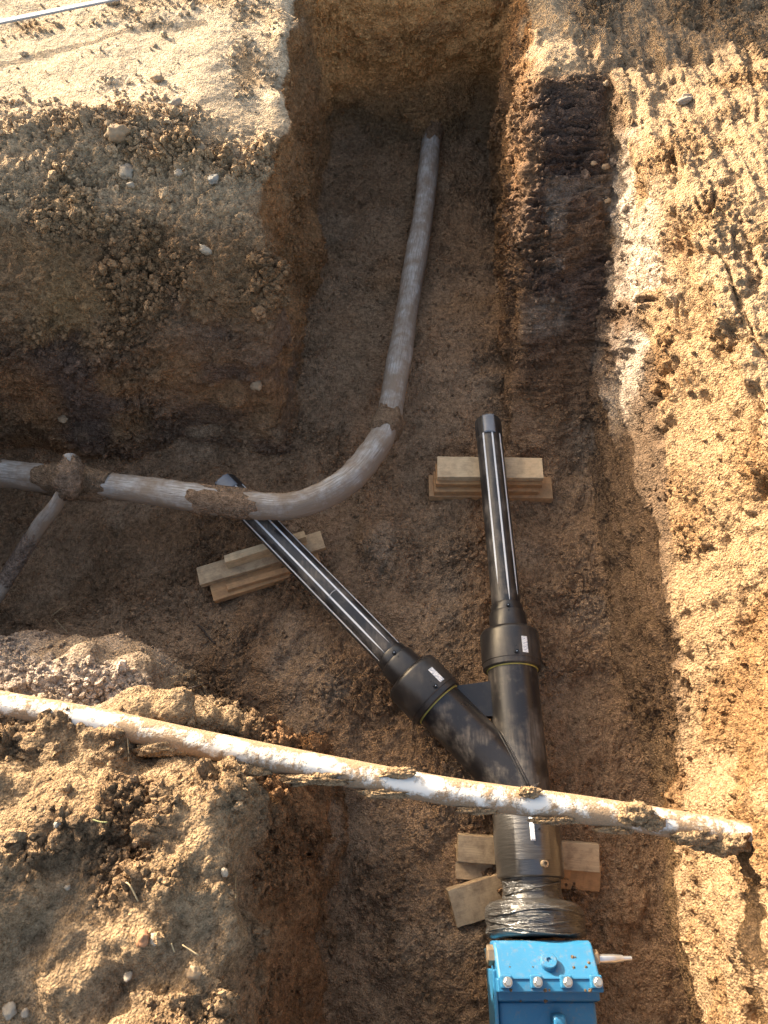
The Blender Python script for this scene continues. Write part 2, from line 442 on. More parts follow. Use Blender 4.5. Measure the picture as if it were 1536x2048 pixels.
ins = S < 0
c8 = np.zeros(tuple(n - 1 for n in S.shape), np.uint8)
for a in (0, 1):
    for b in (0, 1):
        for c in (0, 1):
            c8 += ins[a:a + c8.shape[0], b:b + c8.shape[1], c:c + c8.shape[2]]
act = np.argwhere((c8 > 0) & (c8 < 8))
cid = np.full(c8.shape, -1, np.int32)
cid[act[:, 0], act[:, 1], act[:, 2]] = np.arange(len(act), dtype=np.int32)
del c8
cor = [(a, b, c) for a in (0, 1) for b in (0, 1) for c in (0, 1)]
cv = np.stack([S[act[:, 0] + a, act[:, 1] + b, act[:, 2] + c] for a, b, c in cor], 1)
acc = np.zeros((len(act), 3), np.float32); cnt = np.zeros(len(act), np.float32)
for i in range(8):
    for j in range(i + 1, 8):
        d = np.abs(np.subtract(cor[i], cor[j]))
        if d.sum() != 1: continue
        m = (cv[:, i] < 0) != (cv[:, j] < 0)
        t = np.where(m, cv[:, i] / (cv[:, i] - cv[:, j] + 1e-12), 0)[:, None]
        p = np.array(cor[i], np.float32) + (np.array(cor[j], np.float32) - np.array(cor[i], np.float32)) * t
        acc += p * m[:, None]; cnt += m
EV = (act + acc / cnt[:, None]) * VX + np.array([x0, y0, z0], np.float32)
quads = []
for ax in range(3):
    sl0 = [slice(None)] * 3; sl1 = [slice(None)] * 3
    sl0[ax] = slice(0, -1); sl1[ax] = slice(1, None)
    e = np.argwhere(ins[tuple(sl0)] != ins[tuple(sl1)])
    b, c = (ax + 1) % 3, (ax + 2) % 3
    ok = (e[:, b] > 0) & (e[:, c] > 0) & (e[:, b] < S.shape[b] - 1) & (e[:, c] < S.shape[c] - 1)
    e = e[ok]
    flip = ins[e[:, 0], e[:, 1], e[:, 2]]
    q = []
    for db, dc in ((-1, -1), (0, -1), (0, 0), (-1, 0)):
        t = e.copy(); t[:, b] += db; t[:, c] += dc
        q.append(cid[t[:, 0], t[:, 1], t[:, 2]])
    q = np.stack(q, 1)
    q = np.where(flip[:, None], q, q[:, ::-1])
    quads.append(q)
EF = np.concatenate(quads)
del S, ins, cid, cv
EF = EF[(EF >= 0).all(1)]

def vnormals(V, F):
    n = np.cross(V[F[:, 2]] - V[F[:, 0]], V[F[:, 3]] - V[F[:, 1]])
    vn = np.stack([np.bincount(F.ravel(), np.repeat(n[:, i], 4), len(V)) for i in range(3)], 1)
    return (vn / (np.linalg.norm(vn, axis=1, keepdims=True) + 1e-12)).astype(np.float32)

def subdivide(V, F):
    n = len(V)
    e = np.stack([F, np.roll(F, -1, 1)], 2).reshape(-1, 2)
    es = np.sort(e, 1); key = es[:, 0].astype(np.int64) * n + es[:, 1]
    u, inv = np.unique(key, return_inverse=True)
    mid = (V[u // n] + V[u % n]) * 0.5
    cen = V[F].mean(1)
    ei = inv.reshape(-1, 4) + n
    ci = np.arange(len(F)) + n + len(u)
    NV = np.concatenate([V, mid, cen])
    NF = np.concatenate([np.stack([F[:, i], ei[:, i], ci, ei[:, (i + 3) % 4]], 1) for i in range(4)])
    return NV.astype(np.float32), NF

def laplace(V, F, f=0.5):
    s = np.zeros_like(V); c = np.bincount(F.ravel(), minlength=len(V))[:, None]
    for i in (1, 3):
        r = np.roll(F, i, 1)
        for a in range(3): s[:, a] += np.bincount(F.ravel(), V[r.ravel(), a], len(V))
    return (V * (1 - f) + f * s / (2 * c + 1e-9)).astype(np.float32)

# fine faces where the camera (or one a step aside) can look, coarse faces elsewhere
EV = laplace(EV, EF, 0.5)
fcen = EV[EF].mean(1)
zc = 0.866 * (CAMH - fcen[:, 2]) + 0.5 * fcen[:, 1]
fine = (np.abs(fcen[:, 0]) < 0.5193 * zc + 0.10) & (fcen[:, 1] > -0.32) & (fcen[:, 1] < 4.6)
uc, ic = np.unique(EF[~fine], return_inverse=True)
CV, CF = EV[uc], ic.reshape(-1, 4)
uf, iff = np.unique(EF[fine], return_inverse=True)
EV, EF = subdivide(EV[uf], iff.reshape(-1, 4))
EV = laplace(EV, EF, 0.6)
N0 = np.concatenate([vnormals(EV, EF), vnormals(CV, CF)])
NFINE = len(EV)
EF = np.concatenate([EF, CF + NFINE]); EV = np.concatenate([EV, CV])
P0 = EV.copy()
px, py, pz = P0[:, 0], P0[:, 1], P0[:, 2]

# ---- what kind of ground each vertex is (fields reused for relief and colour)
nlow = fbm(px * 1.6, py * 1.6, pz * 1.6, 3, 71)
nmid = fbm(px * 5, py * 5, pz * 5, 3, 73)
nhi = fbm(px * 16, py * 16, pz * 16, 3, 79)
up = N0[:, 2]
isfloor = sstep(-0.80, -0.90, pz + 0.03 * nmid) * sstep(0.35, 0.7, up)
wpx = px + 0.05 * nmid + 0.03 * nhi; wpy = py + 0.10 * nmid + 0.12 * nlow
sbox = sstep(0.56, 0.70, wpx - k * (py - 2.9)) * sstep(1.9, 2.1, py) * sstep(3.42, 3.20, wpy) * sstep(1.01, 0.92, wpx)
isground = sstep(-0.17, -0.06, pz + 0.04 * nmid) * sstep(0.3, 0.65, up) * (1 - sbox * sstep(-0.02, -0.06, pz))
istrench = sstep(2.30, 2.45, py) * sstep(0.80, 0.66, px) * sstep(-0.62, -0.50, px) * (1 - isground)
isend = istrench * sstep(3.80, 4.05, py + 0.1 * nlow)
isslope = sbox * (1 - isground) * (1 - isfloor) * sstep(0.12, 0.3, up - 0.4 * N0[:, 0] - 0.2 * N0[:, 1] * 0)
isright = np.clip(sstep(0.80, 0.92, px) * (1 - isfloor) * (1 - isslope), 0, 1)
isbank = sstep(-0.28, -0.40, px) * sstep(1.6, 1.8, py) * (1 - isfloor) * (1 - istrench)          # far left bank incl. ground
isfront = sstep(0.05, -0.1, px) * sstep(1.0, 0.8, py) * (1 - isfloor)

# ---- relief
jx = 0.012 * fbm(px * 30, py * 30, pz * 30, 2, 120); jy = 0.012 * fbm(px * 30, py * 30, pz * 30, 2, 121)
w1, e1, id1, f1 = worley((px + jx) * 19, (py + jy) * 19, (pz + jx) * 19, 5)        # ~5 cm clods
w2_, e2, id2, f2 = worley((px + jy) * 52, (py + jx) * 52, (pz + jy) * 52, 9)       # ~2 cm crumbs
clod1 = (f1 + 0.55) * sstep(0.0, 0.16, e1)
clod2 = (f2 + 0.55) * sstep(0.0, 0.20, e2)
rough = sstep(-0.25, 0.35, nmid + 0.4 * nlow)
palez = sstep(2.60, 2.9, py + 0.2 * nlow + 0.1 * px) * sstep(-0.1, -0.35, px) * isground
nvh0 = fbm(px * 38, py * 38, pz * 38, 3, 81)
disp = 0.006 * nhi * (1 - 0.7 * palez)
# crumbly far-left bank
a0 = isbank * sstep(-0.48, -0.26, pz + 0.06 * nlow)
a = a0 * (1 - 0.92 * palez)
disp += a * (0.028 * clod1 * (0.35 + 0.75 * rough) + 0.014 * clod2 * (0.5 + rough) + 0.012 * nvh0)
disp -= palez * 0.004 * nhi
disp += isbank * (1 - a0) * (0.030 * fbm(px * 9, py * 9, pz * 14, 3, 83) + 0.013 * clod2 * (0.3 + rough) + 0.026 * clod1 * sstep(-0.25, 0.3, nmid))
# foreground bank
disp += isfront * (0.028 * clod1 * rough + 0.011 * clod2 * (0.3 + rough) + 0.012 * fbm(px * 28, py * 28, pz * 28, 3, 86) + 0.018 * np.abs(fbm(px * 11, py * 11, pz * 11, 3, 85)))
# pale far ground: gentle
# trench walls: tool drag marks running down and along
drag = fbm(px * 30, py * 7 + pz * 3, pz * 26 - py * 8, 3, 87)
disp += istrench * (1 - isfloor) * (0.012 * clod2 * (0.3 + rough) + 0.018 * clod1 * sstep(-0.1, 0.4, nmid))
disp += istrench * (1 - isend) * (1 - isfloor) * (0.020 * drag + 0.012 * fbm(px * 8, py * 8, pz * 5, 3, 89))
disp += isend * (0.016 * np.abs(fbm(px * 7, py * 7, pz * 9, 3, 91)) + 0.006 * nhi)
# scraped slope: thin horizontal tears
tear = 0.6 - 1.6 * np.abs(fbm(px * 6, (py + pz) * 20 + 1.2 * nmid, pz * 5, 3, 93))
disp += isslope * (0.050 * tear * (0.5 + 0.6 * sstep(-0.75, -0.45, pz)) + 0.012 * clod1 * rough * sstep(-0.4, -0.7, pz))
# right wall: ragged drag marks, pits
rg = fbm(px * 24, py * 4.5 + 0.8 * nmid, pz * 26 + py * 3, 4, 95)
pit = sstep(0.34, 0.6, fbm(px * 12, py * 7, pz * 14, 3, 97))
crev = sstep(0.11, 0.0, np.abs(fbm(px * 9, py * 3.2 + 0.6 * nmid, pz * 12, 3, 127))) * sstep(-0.2, 0.3, nlow + nmid)
lowr = isright * sstep(0.0, -0.08, pz + 0.25 * (3.42 - py) - 0.09)
disp += lowr * 0.024 * fbm(px * 30, py * 5 + 0.6 * nmid, pz * 24 + py * 4, 3, 133)
disp += isright * (-0.038 * crev + 0.034 * rg - 0.030 * pit * sstep(-0.9, -0.6, pz) + 0.009 * clod2 * (0.4 + rough) + 0.008 * clod1 * rough)
# floor
nvh = nvh0
smooth_f = sstep(0.02, 0.28, fbm(px * 2.8, py * 2.8, pz * 0, 3, 130))
disp += isfloor * (1 - 0.6 * smooth_f) * (0.008 * nhi + 0.012 * nvh + 0.009 * clod2 * (0.35 + 0.65 * sstep(-0.3, 0.3, nmid)) + 0.016 * clod1 * sstep(0.0, 0.4, nmid + 0.3 * nlow) + 0.012 * nmid)
disp += (1 - isfloor) * (1 - isfront) * (1 - 0.9 * palez) * 0.009 * nvh
tf = isfloor * sstep(2.2, 2.5, py)
disp += tf * 0.012 * fbm(px * 6, py * 24, pz, 3, 99)
shelf = sstep(-0.66, -0.80, px) * sstep(0.44, 0.52, py) * sstep(1.1, 0.9, py) * sstep(-0.12, -0.2, pz) * sstep(-0.85, -0.7, pz)
disp *= 1 - 0.65 * shelf
EV = P0 + N0 * disp[:, None]
EV = EV.astype(np.float32)

# ---- colour
def C(*c): return np.array(c, np.float32)[None, :]
def mixc(a, b, f): return a * (1 - f[:, None]) + b * f[:, None]
one = np.ones((len(EV), 1), np.float32)
col = C(.235, .160, .102) * one
col = mixc(col, C(.32, .20, .11) * one, sstep(0.0, 0.6, nlow) * 0.7)
# ground
sand = mixc(C(.46, .36, .245) * one, C(.34, .245, .15) * one, sstep(-0.2, 0.5, nmid))
pale = sstep(2.55, 3.1, py + 0.25 * nlow + 0.1 * px) * sstep(0.0, -0.3, px)
sand = mixc(sand, C(.57, .485, .36) * one, pale * sstep(0.8, 0.1, nmid))
col = mixc(col, sand, isground)
# left bank layers
lay = mixc(C(.31, .195, .112) * one, C(.21, .145, .102) * one, sstep(-0.15, 0.35, fbm(px * 2.2, py * 2.2, pz * 5, 3, 101) + 0.15))
grv = mixc(C(.27, .180, .108) * one, C(.31, .21, .115) * one, sstep(-0.3, 0.4, nlow))
lay = mixc(lay, grv, sstep(-0.46, -0.28, pz + 0.10 * nlow + 0.05 * nmid))
lay = mixc(lay, C(.15, .108, .088) * one, 0.7 * sstep(0.15, 0.4, fbm(px * 3, py * 3, pz * 3.5, 3, 103)) * sstep(-0.12, -0.25, pz))
lay = mixc(lay, C(.34, .19, .095) * one, 0.7 * sstep(0.15, 0.5, fbm(px * 2.7, py * 2.7, pz * 2.7, 3, 105)) * sstep(-0.45, -0.6, pz))
col = mixc(col, lay, isbank * (1 - isground))
# trench walls
tw = mixc(C(.29, .180, .098) * one, C(.21, .138, .085) * one, sstep(-0.2, 0.4, nlow + 0.5 * drag))
tw = mixc(tw, C(.33, .20, .105) * one, sstep(-0.2, -0.02, pz))
tw = mixc(tw, C(.29, .165, .085) * one, 0.7 * sstep(0.05, 0.4, fbm(px * 2, py * 2, pz * 2, 2, 107)))
col = mixc(col, tw, istrench)
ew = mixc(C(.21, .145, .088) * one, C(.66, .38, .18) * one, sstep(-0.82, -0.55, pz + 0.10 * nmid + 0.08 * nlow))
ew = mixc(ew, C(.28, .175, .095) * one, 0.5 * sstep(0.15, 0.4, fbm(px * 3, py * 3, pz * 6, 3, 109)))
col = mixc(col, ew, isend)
# scraped slope
ss = mixc(C(.22, .145, .092) * one, C(.115, .085, .070) * one, sstep(-0.80, -0.45, pz + 0.15 * nlow + 0.08 * nmid))
ss = mixc(ss, C(.19, .13, .088) * one, 0.8 * sstep(-0.05, 0.4, fbm(px * 6, py * 3, pz * 5, 3, 125)))
ss = mixc(ss, C(.26, .22, .18) * one, 0.85 * sstep(0.2, 0.45, fbm(px * 4, py * 4, pz * 4, 2, 111) + 0.25 * sstep(0.2, 0, np.abs(pz + 0.62))))
col = mixc(col, ss, isslope)
# right wall
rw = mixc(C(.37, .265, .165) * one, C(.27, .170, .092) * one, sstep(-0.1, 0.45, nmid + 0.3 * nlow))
rw = mixc(rw, C(.175, .125, .085) * one, sstep(0.02, -0.06, pz + 0.25 * (3.42 - py) - 0.09 - 0.05 * nmid) * sstep(0.3, 0.8, py))  # shade band painted in: wall colour turns darker below the brow
rw = mixc(rw, C(.58, .52, .44) * one, 0.75 * sstep(0.0, 0.3, fbm(px * 5, py * 5, pz * 5, 2, 113) + 0.2) * sstep(1.7, 2.0, py) * sstep(3.0, 2.8, py) * sstep(1.06, 1.0, px))
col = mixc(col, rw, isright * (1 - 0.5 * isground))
# foreground bank
fb = mixc(C(.31, .235, .155) * one, C(.225, .160, .102) * one, sstep(-0.2, 0.4, nmid))
fb = mixc(fb, C(.40, .31, .20) * one, 0.7 * sstep(0.1, 0.5, nlow + 0.3 * nmid))
fb = mixc(fb, C(.255, .150, .082) * one, sstep(-0.12, -0.35, pz) * sstep(-0.45, -0.3, px))
fb = mixc(fb, C(.50, .43, .36) * one, shelf * (0.35 + 0.65 * sstep(-0.3, 0.25, nlow + nmid)))
col = mixc(col, fb, isfront)
# floor
fl = mixc(C(.33, .230, .150) * one, C(.25, .168, .106) * one, sstep(-0.1, 0.5, nlow + 0.4 * nmid))
fl = mixc(fl, C(.38, .290, .205) * one, 0.7 * sstep(0.25, 0.5, fbm(px * 3.5, py * 3.5, pz * 0, 3, 115)))
fl = mixc(fl, C(.37, .275, .19) * one, 0.45 * smooth_f)
fl = fl * (1 - 0.12 * sstep(2.6, 3.4, py))[:, None]      # shade painted in: floor colour darkens far down the trench
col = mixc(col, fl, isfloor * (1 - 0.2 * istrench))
col = col * (1 + 0.16 * nhi + 0.12 * (id2 - 0.5) + 0.10 * (id1 - 0.5))[:, None]
lum = col.mean(1, keepdims=True); col = lum + (col - lum) * 1.08 + lum * np.array([[.04, -.012, -.02]])
col = np.clip(col, 0.02, 0.8).astype(np.float32)

# ---- split the one surface into the named pieces of the setting
fc = EF[:, 0]
cls = np.full(len(EF), 0)                                    # 0 ground
g_ = isground[fc] > 0.5
cls[~g_] = 3
cls[(~g_) & (isright[fc] > 0.5)] = 4
cls[(~g_) & (isslope[fc] > 0.5)] = 5
cls[(~g_) & (isbank[fc] > 0.5)] = 6
cls[(~g_) & (isfront[fc] > 0.5)] = 7
cls[(isfloor[fc] > 0.5)] = 1
names = {0: 'ground', 1: 'pit_floor', 3: 'trench_wall', 4: 'right_pit_wall', 5: 'scraped_slope', 6: 'left_bank', 7: 'near_bank'}
labels = {0: 'dry sandy ground around the excavation', 1: 'damp brown earth floor of the pit and side trench', 3: 'brown cut earth walls of the narrow side trench',
          4: 'sunlit pale earth wall on the right of the pit', 5: 'dark scraped earth slope between side trench and right wall',
          6: 'crumbling layered earth bank at far left', 7: 'lumpy earth bank in the near left corner'}
for ci, nm in names.items():
    F = EF[cls == ci]
    if not len(F): continue
    u, inv = np.unique(F, return_inverse=True)
    o = np_mesh(nm, EV[u], inv.reshape(-1, 4), M['soil'], col[u])
    tag(o, labels[ci], None, None, 'structure')

# ground carries on to the horizon around the dug area (a step lower than the modelled edge, four sheets of one mesh)
B = 250.0; e_ = 0.03
ax0, ax1, ay0, ay1 = x0 + e_, x1 - e_, y0 + e_, y1 - e_
gv = np.array([(-B, -B, -.012), (B, -B, -.012), (B, B, -.012), (-B, B, -.012), (ax0, ay0, -.012), (ax1, ay0, -.012), (ax1, ay1, -.012), (ax0, ay1, -.012)], np.float32)
gf = np.array([(0, 1, 5, 4), (1, 2, 6, 5), (2, 3, 7, 6), (3, 0, 4, 7)])
o = np_mesh('terrain', gv, gf, M['soil'], np.tile(C(.42, .33, .22), (8, 1)), smooth=False)
tag(o, 'open sandy ground running on beyond the excavation', None, None, 'structure')

EN = vnormals(EV, EF)
#PART2
# ------------------------------------------------------------------ shape helpers for the pipework
def catmull(pts, n=12):
    P = [Vector(p) for p in pts]
    P = [P[0] * 2 - P[1]] + P + [P[-1] * 2 - P[-2]]
    out = []
    for i in range(1, len(P) - 2):
        for j in range(n):
            t = j / n
            a, b, c, d = P[i - 1], P[i], P[i + 1], P[i + 2]
            out.append(0.5 * ((2 * b) + (c - a) * t + (2 * a - 5 * b + 4 * c - d) * t * t + (3 * b - a - 3 * c + d) * t ** 3))
    out.append(P[-2].copy())
    return out

def frames(path):
    T = []
    for i in range(len(path)):
        a = path[max(0, i - 1)]; b = path[min(len(path) - 1, i + 1)]
        T.append((b - a).normalized())
    up_ = Vector((0, 0, 1))
    fr = []
    for t in T:
        s_ = t.cross(up_)
        if s_.length < 1e-4: s_ = Vector((1, 0, 0))
        s_.normalize(); u_ = s_.cross(t).normalized()
        fr.append((t, s_, u_))
    return fr

def tube(name, path, rad, mat, parent=None, seg=24, rfun=None, cap=True, along=False, a0=0.0, a1=None, thick=None):
    """round tube along a path; rad number or list; rfun(i, ang, point) extra radius"""
    fr = frames(path); V = []; A = []
    dist = 0
    for i, p in enumerate(path):
        if i: dist += (p - path[i - 1]).length
        r = rad[i] if isinstance(rad, (list, tuple)) else rad
        t, s_, u_ = fr[i]
        for j in range(seg):
            an = 2 * math.pi * j / seg
            d = s_ * math.cos(an) + u_ * math.sin(an)
            rr = r + (rfun(dist, an, p) if rfun else 0)
            V.append(p + d * rr)
            A.append((dist, abs((j / seg) * 2 - 1), 0))
    F = []
    for i in range(len(path) - 1):
        for j in range(seg):
            k2 = (j + 1) % seg
            F.append((i * seg + j, i * seg + k2, (i + 1) * seg + k2, (i + 1) * seg + j))
    if cap:
        n = len(path)
        F.append(tuple(range(seg - 1, -1, -1)) if True else ())
        F.append(tuple((n - 1) * seg + j for j in range(seg)))
    o = mesh_obj(name, V, [f[::-1] for f in F], mat, parent)
    if along:
        at_ = o.data.attributes.new('along', 'FLOAT_VECTOR', 'POINT')
        at_.data.foreach_set('vector', np.array(A, np.float32).ravel())
    return o

def lathe(name, origin, axis, prof_, mat, parent=None, seg=48, wob=0, seed=0):
    """revolve [(s, r), ...] about axis through origin; closed when first and last r are 0"""
    ax_ = Vector(axis).normalized()
    s_ = ax_.cross(Vector((0, 0, 1)))
    if s_.length < 1e-4: s_ = Vector((1, 0, 0))
    s_.normalize(); u_ = s_.cross(ax_).normalized()
    V = []
    for i, (a, r) in enumerate(prof_):
        for j in range(seg):
            an = 2 * math.pi * j / seg
            rr, aa = r, a
            if wob and r > 0:
                d0 = s_ * math.cos(an) + u_ * math.sin(an)
                q = Vector(origin) + ax_ * a + d0 * r
                nv = float(fbm(np.array([q.x * 14]), np.array([q.y * 40]), np.array([q.z * 14]), 3, seed)[0])
                rr = r + wob * nv
                aa = a + wob * 1.3 * float(fbm(np.array([q.x * 9]), np.array([q.y * 9]), np.array([q.z * 9]), 2, seed + 4)[0])
            V.append(Vector(origin) + ax_ * aa + (s_ * math.cos(an) + u_ * math.sin(an)) * rr)
    F = []
    for i in range(len(prof_) - 1):
        for j in range(seg):
            k2 = (j + 1) % seg
            F.append((i * seg + j, (i + 1) * seg + j, (i + 1) * seg + k2, i * seg + k2))
    o = mesh_obj(name, V, [f[::-1] for f in F], mat, parent, smooth=seg > 6)
    bm = bmesh.new(); bm.from_mesh(o.data)
    bmesh.ops.remove_doubles(bm, verts=bm.verts, dist=1e-6)
    bmesh.ops.recalc_face_normals(bm, faces=bm.faces)
    for e in bm.edges:
        if len(e.link_faces) == 2 and e.calc_face_angle(0) > math.radians(38): e.smooth = False
    bm.to_mesh(o.data); bm.free()
    return o

def rbox(name, size, mat, parent=None, loc=(0, 0, 0), rot=(0, 0, 0), bev=0.004, seg=2, jitter=0.0, cuts=0):
    """bevelled box, its own transform"""
    bm = bmesh.new()
    bmesh.ops.create_cube(bm, size=1.0)
    for v in bm.verts: v.co = Vector((v.co.x * size[0], v.co.y * size[1], v.co.z * size[2]))
    if jitter:
        for v in bm.verts: v.co += Vector((random.uniform(-1, 1), random.uniform(-1, 1), random.uniform(-1, 1))) * jitter
    if cuts:
        ed = [e for e in bm.edges if abs((e.verts[0].co - e.verts[1].co).normalized().x) > 0.8]
        bmesh.ops.subdivide_edges(bm, edges=ed, cuts=cuts)
        for v in bm.verts: v.co += Vector((0, random.uniform(-1, 1), random.uniform(-1, 1))) * 0.0012
    if bev: bmesh.ops.bevel(bm, geom=bm.edges[:], offset=bev, segments=seg, affect='EDGES', profile=0.6)
    bmesh.ops.recalc_face_normals(bm, faces=bm.faces)
    me = bpy.data.meshes.new(name); bm.to_mesh(me); bm.free()
    me.polygons.foreach_set('use_smooth', [False] * len(me.polygons))
    me.materials.append(mat)
    o = bpy.data.objects.new(name, me); COL.objects.link(o)
    o.location = loc; o.rotation_euler = rot
    if parent is not None: o.parent = parent
    return o

def lump(name, loc, size, mat, parent=None, seed=0, sub=4, rough_=0.35, color=None, freq=2.2):
    """irregular earth or stone lump"""
    bm = bmesh.new(); bmesh.ops.create_icosphere(bm, subdivisions=sub, radius=1.0)
    P = np.array([v.co[:] for v in bm.verts])
    d = 1 + rough_ * fbm(P[:, 0] * freq + seed * 3.1, P[:, 1] * freq, P[:, 2] * freq, 3, seed) + 0.35 * rough_ * fbm(P[:, 0] * 6, P[:, 1] * 6, P[:, 2] * 6, 2, seed + 1)
    for v, k_ in zip(bm.verts, d): v.co = Vector((v.co.x * size[0], v.co.y * size[1], v.co.z * size[2])) * float(k_)
    me = bpy.data.meshes.new(name); bm.to_mesh(me); bm.free()
    me.polygons.foreach_set('use_smooth', [True] * len(me.polygons))
    me.materials.append(mat)
    if color is not None:
        a_ = me.color_attributes.new('soil', 'FLOAT_COLOR', 'POINT')
        c_ = np.ones((len(P), 4), np.float32); c_[:, :3] = color
        a_.data.foreach_set('color', c_.ravel())
    o = bpy.data.objects.new(name, me); COL.objects.link(o); o.location = loc
    if parent is not None: o.parent = parent
    return o

MUD = (.25, .175, .115)
def mud_sleeve(name, path, r, parent, seed, amp=0.016, color=MUD, seg=30, n=14):
    """soil caked round a pipe: a ragged sleeve that tapers onto it"""
    L = sum((path[i + 1] - path[i]).length for i in range(len(path) - 1))
    def rf(d, an, p):
        en = 0.22 * L * float(fbm(np.array([3 * math.cos(an)]), np.array([3 * math.sin(an)]), np.array([p.x * 3 + seed]), 2, seed + 9)[0])
        e = max(0.0, min(1.0, (min(d, L - d) + en) / (0.22 * L + 1e-6)))
        q = np.array([p.x + 0.06 * math.cos(an)]), np.array([p.y + .06 * math.cos(an + 1)]), np.array([p.z + 0.06 * math.sin(an)])
        nn = float(fbm(q[0] * 22, q[1] * 22, q[2] * 22, 3, seed)[0]); n2 = float(fbm(q[0] * 75, q[1] * 75, q[2] * 75, 2, seed + 3)[0])
        return (e ** 0.5) * (amp * 0.85 + amp * 1.0 * nn) + 0.004 * n2 * e - 0.009 * (1 - e)
    o = tube(name, path, r, M['soil'], parent, seg=seg, rfun=rf)
    a_ = o.data.color_attributes.new('soil', 'FLOAT_COLOR', 'POINT')
    c_ = np.ones((len(o.data.vertices), 4), np.float32); c_[:, :3] = color
    c_[:, :3] *= rng.uniform(0.8, 1.2, (len(c_), 1))
    a_.data.foreach_set('color', c_.ravel())
    return o

def seg_path(path, a, b):
    """piece of a path between two arc fractions"""
    n = len(path) - 1
    i0, i1 = int(round(a * n)), int(round(b * n))
    pts = path[i0:i1 + 1]
    if len(pts) < 14: pts = catmull(pts, max(2, 20 // max(1, len(pts) - 1)))
    return pts

# ------------------------------------------------------------------ old grey pipe that bends out of the side trench
op_px = [(870, 190, -.84), (864, 268, -.835), (857, 330, -.83), (843, 450, -.83), (814, 620, -.82), (789, 770, -.79), (774, 850, -.755), (745, 905, -.735), (690, 965, -.72),
         (600, 1008, -.70), (500, 1010, -.70), (400, 997, -.70), (280, 980, -.71), (130, 962, -.72), (0, 945, -.73), (-160, 925, -.73)]
op_path = catmull([at(*q) for q in op_px], 10)
old = empty('old_pipe', op_path[0]); tag(old, 'old weathered grey pipe bending from the side trench to the left', 'pipe')
tube('pipe_body', op_path, 0.0555, M['old'], old, seg=40, along=True,
     rfun=lambda d, an, p: 0.0022 * math.sin(d * 9 + 1) + 0.0016 * math.sin(3 * an + d * 5) + 0.0014 * math.sin(d * 41 + 2 * an) * math.sin(5 * an - d * 23) + 0.0012 * math.sin(d * 77 + 3 * an))
n_ = len(op_path) - 1
mud_sleeve('soil_crust', seg_path(op_path, 0.0, 0.10), 0.052, old, 14, 0.014, (.24, .16, .10))
mud_sleeve('soil_crust', seg_path(op_path, 0.92, 1.0), 0.052, old, 16, 0.010, (.22, .16, .115))
mud_sleeve('soil_crust', seg_path(op_path, 0.375, 0.425), 0.056, old, 11, 0.017)
mud_sleeve('soil_crust', seg_path(op_path, 0.650, 0.745), 0.055, old, 12, 0.009, (.27, .19, .13), n=20)
mud_sleeve('soil_crust', seg_path(op_path, 0.825, 0.895), 0.056, old, 13, 0.017)

# thin muddy pipe crossing over it
tp_px = [(-70, 1290, -.94), (0, 1180, -.90), (40, 1112, -.85), (85, 1045, -.76), (118, 1000, -.67), (138, 962, -.60), (141, 925, -.575), (140, 912, -.57)]
tp_path = catmull([at(*q) for q in tp_px], 10)
thin = empty('thin_pipe', tp_path[0]); tag(thin, 'thin mud-caked pipe slanting over the old grey pipe', 'pipe')
tube('pipe_body', tp_path, [0.029 - 0.004 * i / len(tp_path) for i in range(len(tp_path))], M['old'], thin, seg=24, along=True,
     rfun=lambda d, an, p: 0.003 * math.sin(d * 14) + 0.002 * math.sin(d * 33 + an))
mud_sleeve('soil_crust', seg_path(tp_path, 0.60, 0.98), 0.028, thin, 21, 0.022, (.26, .185, .13))
mud_sleeve('soil_crust', seg_path(tp_path, 0.12, 0.42), 0.0275, thin, 22, 0.005, (.26, .20, .16))

# ------------------------------------------------------------------ black Y assembly
ZC = -0.82
AX = 0.467
J = Vector((AX, 0.43, ZC))
BD = Vector((-math.sin(math.radians(43)), math.cos(math.radians(43)), 0))
YD = Vector((0, 1, 0))
asm = empty('pipe_assembly', (AX, 0.43, ZC - 0.09))
tag(asm, 'black plastic Y-shaped pipe run with two white-striped arms and wrapped joint', 'pipe')
R1, R2 = 0.0895, 0.055
lathe('main_pipe', (AX, 0, ZC), YD, [(0.20, 0), (0.20, R1), (0.30, R1), (0.62, R1), (0.875, R1), (0.875, 0)], M['hdpe_dusty'], asm, 64)
lathe('branch_pipe', J, BD, [(-0.02, 0), (-0.02, R1 - .0005), (0.2, R1 - .0005), (0.435, R1 - .0005), (0.435, 0)], M['hdpe_dusty'], asm, 64)
# weld bead along the crotch between both
bis = (YD + BD).normalized(); half = math.radians(43) / 2
for off in (-0.004, 0.005):
    pts = []
    for i in range(41):
        ph = math.pi * (0.5 * i / 40)
        side = Vector((bis.y, -bis.x, 0)) * off
        pts.append(J + bis * (R1 * math.cos(ph) / math.sin(half)) + Vector((0, 0, 1)) * (R1 * math.sin(ph) + 0.0015) + side)
    tube('weld_bead', pts, 0.0032, M['hdpe'], asm, 10)
# gusset plate between the arms
gp = [Vector((AX - .085, .80, ZC)), Vector((AX - .085, .675, ZC)), J + BD * 0.26 + Vector((.055, .055, 0)), J + BD * 0.40 + Vector((.06, .06, 0))]
gv_ = [p + Vector((0, 0, .024)) for p in gp] + [p - Vector((0, 0, .012)) for p in gp]
mesh_obj('gusset', gv_, [(3, 2, 1, 0), (4, 5, 6, 7), (0, 1, 5, 4), (1, 2, 6, 5), (2, 3, 7, 6), (3, 0, 4, 7)], M['hdpe'], asm, smooth=False)

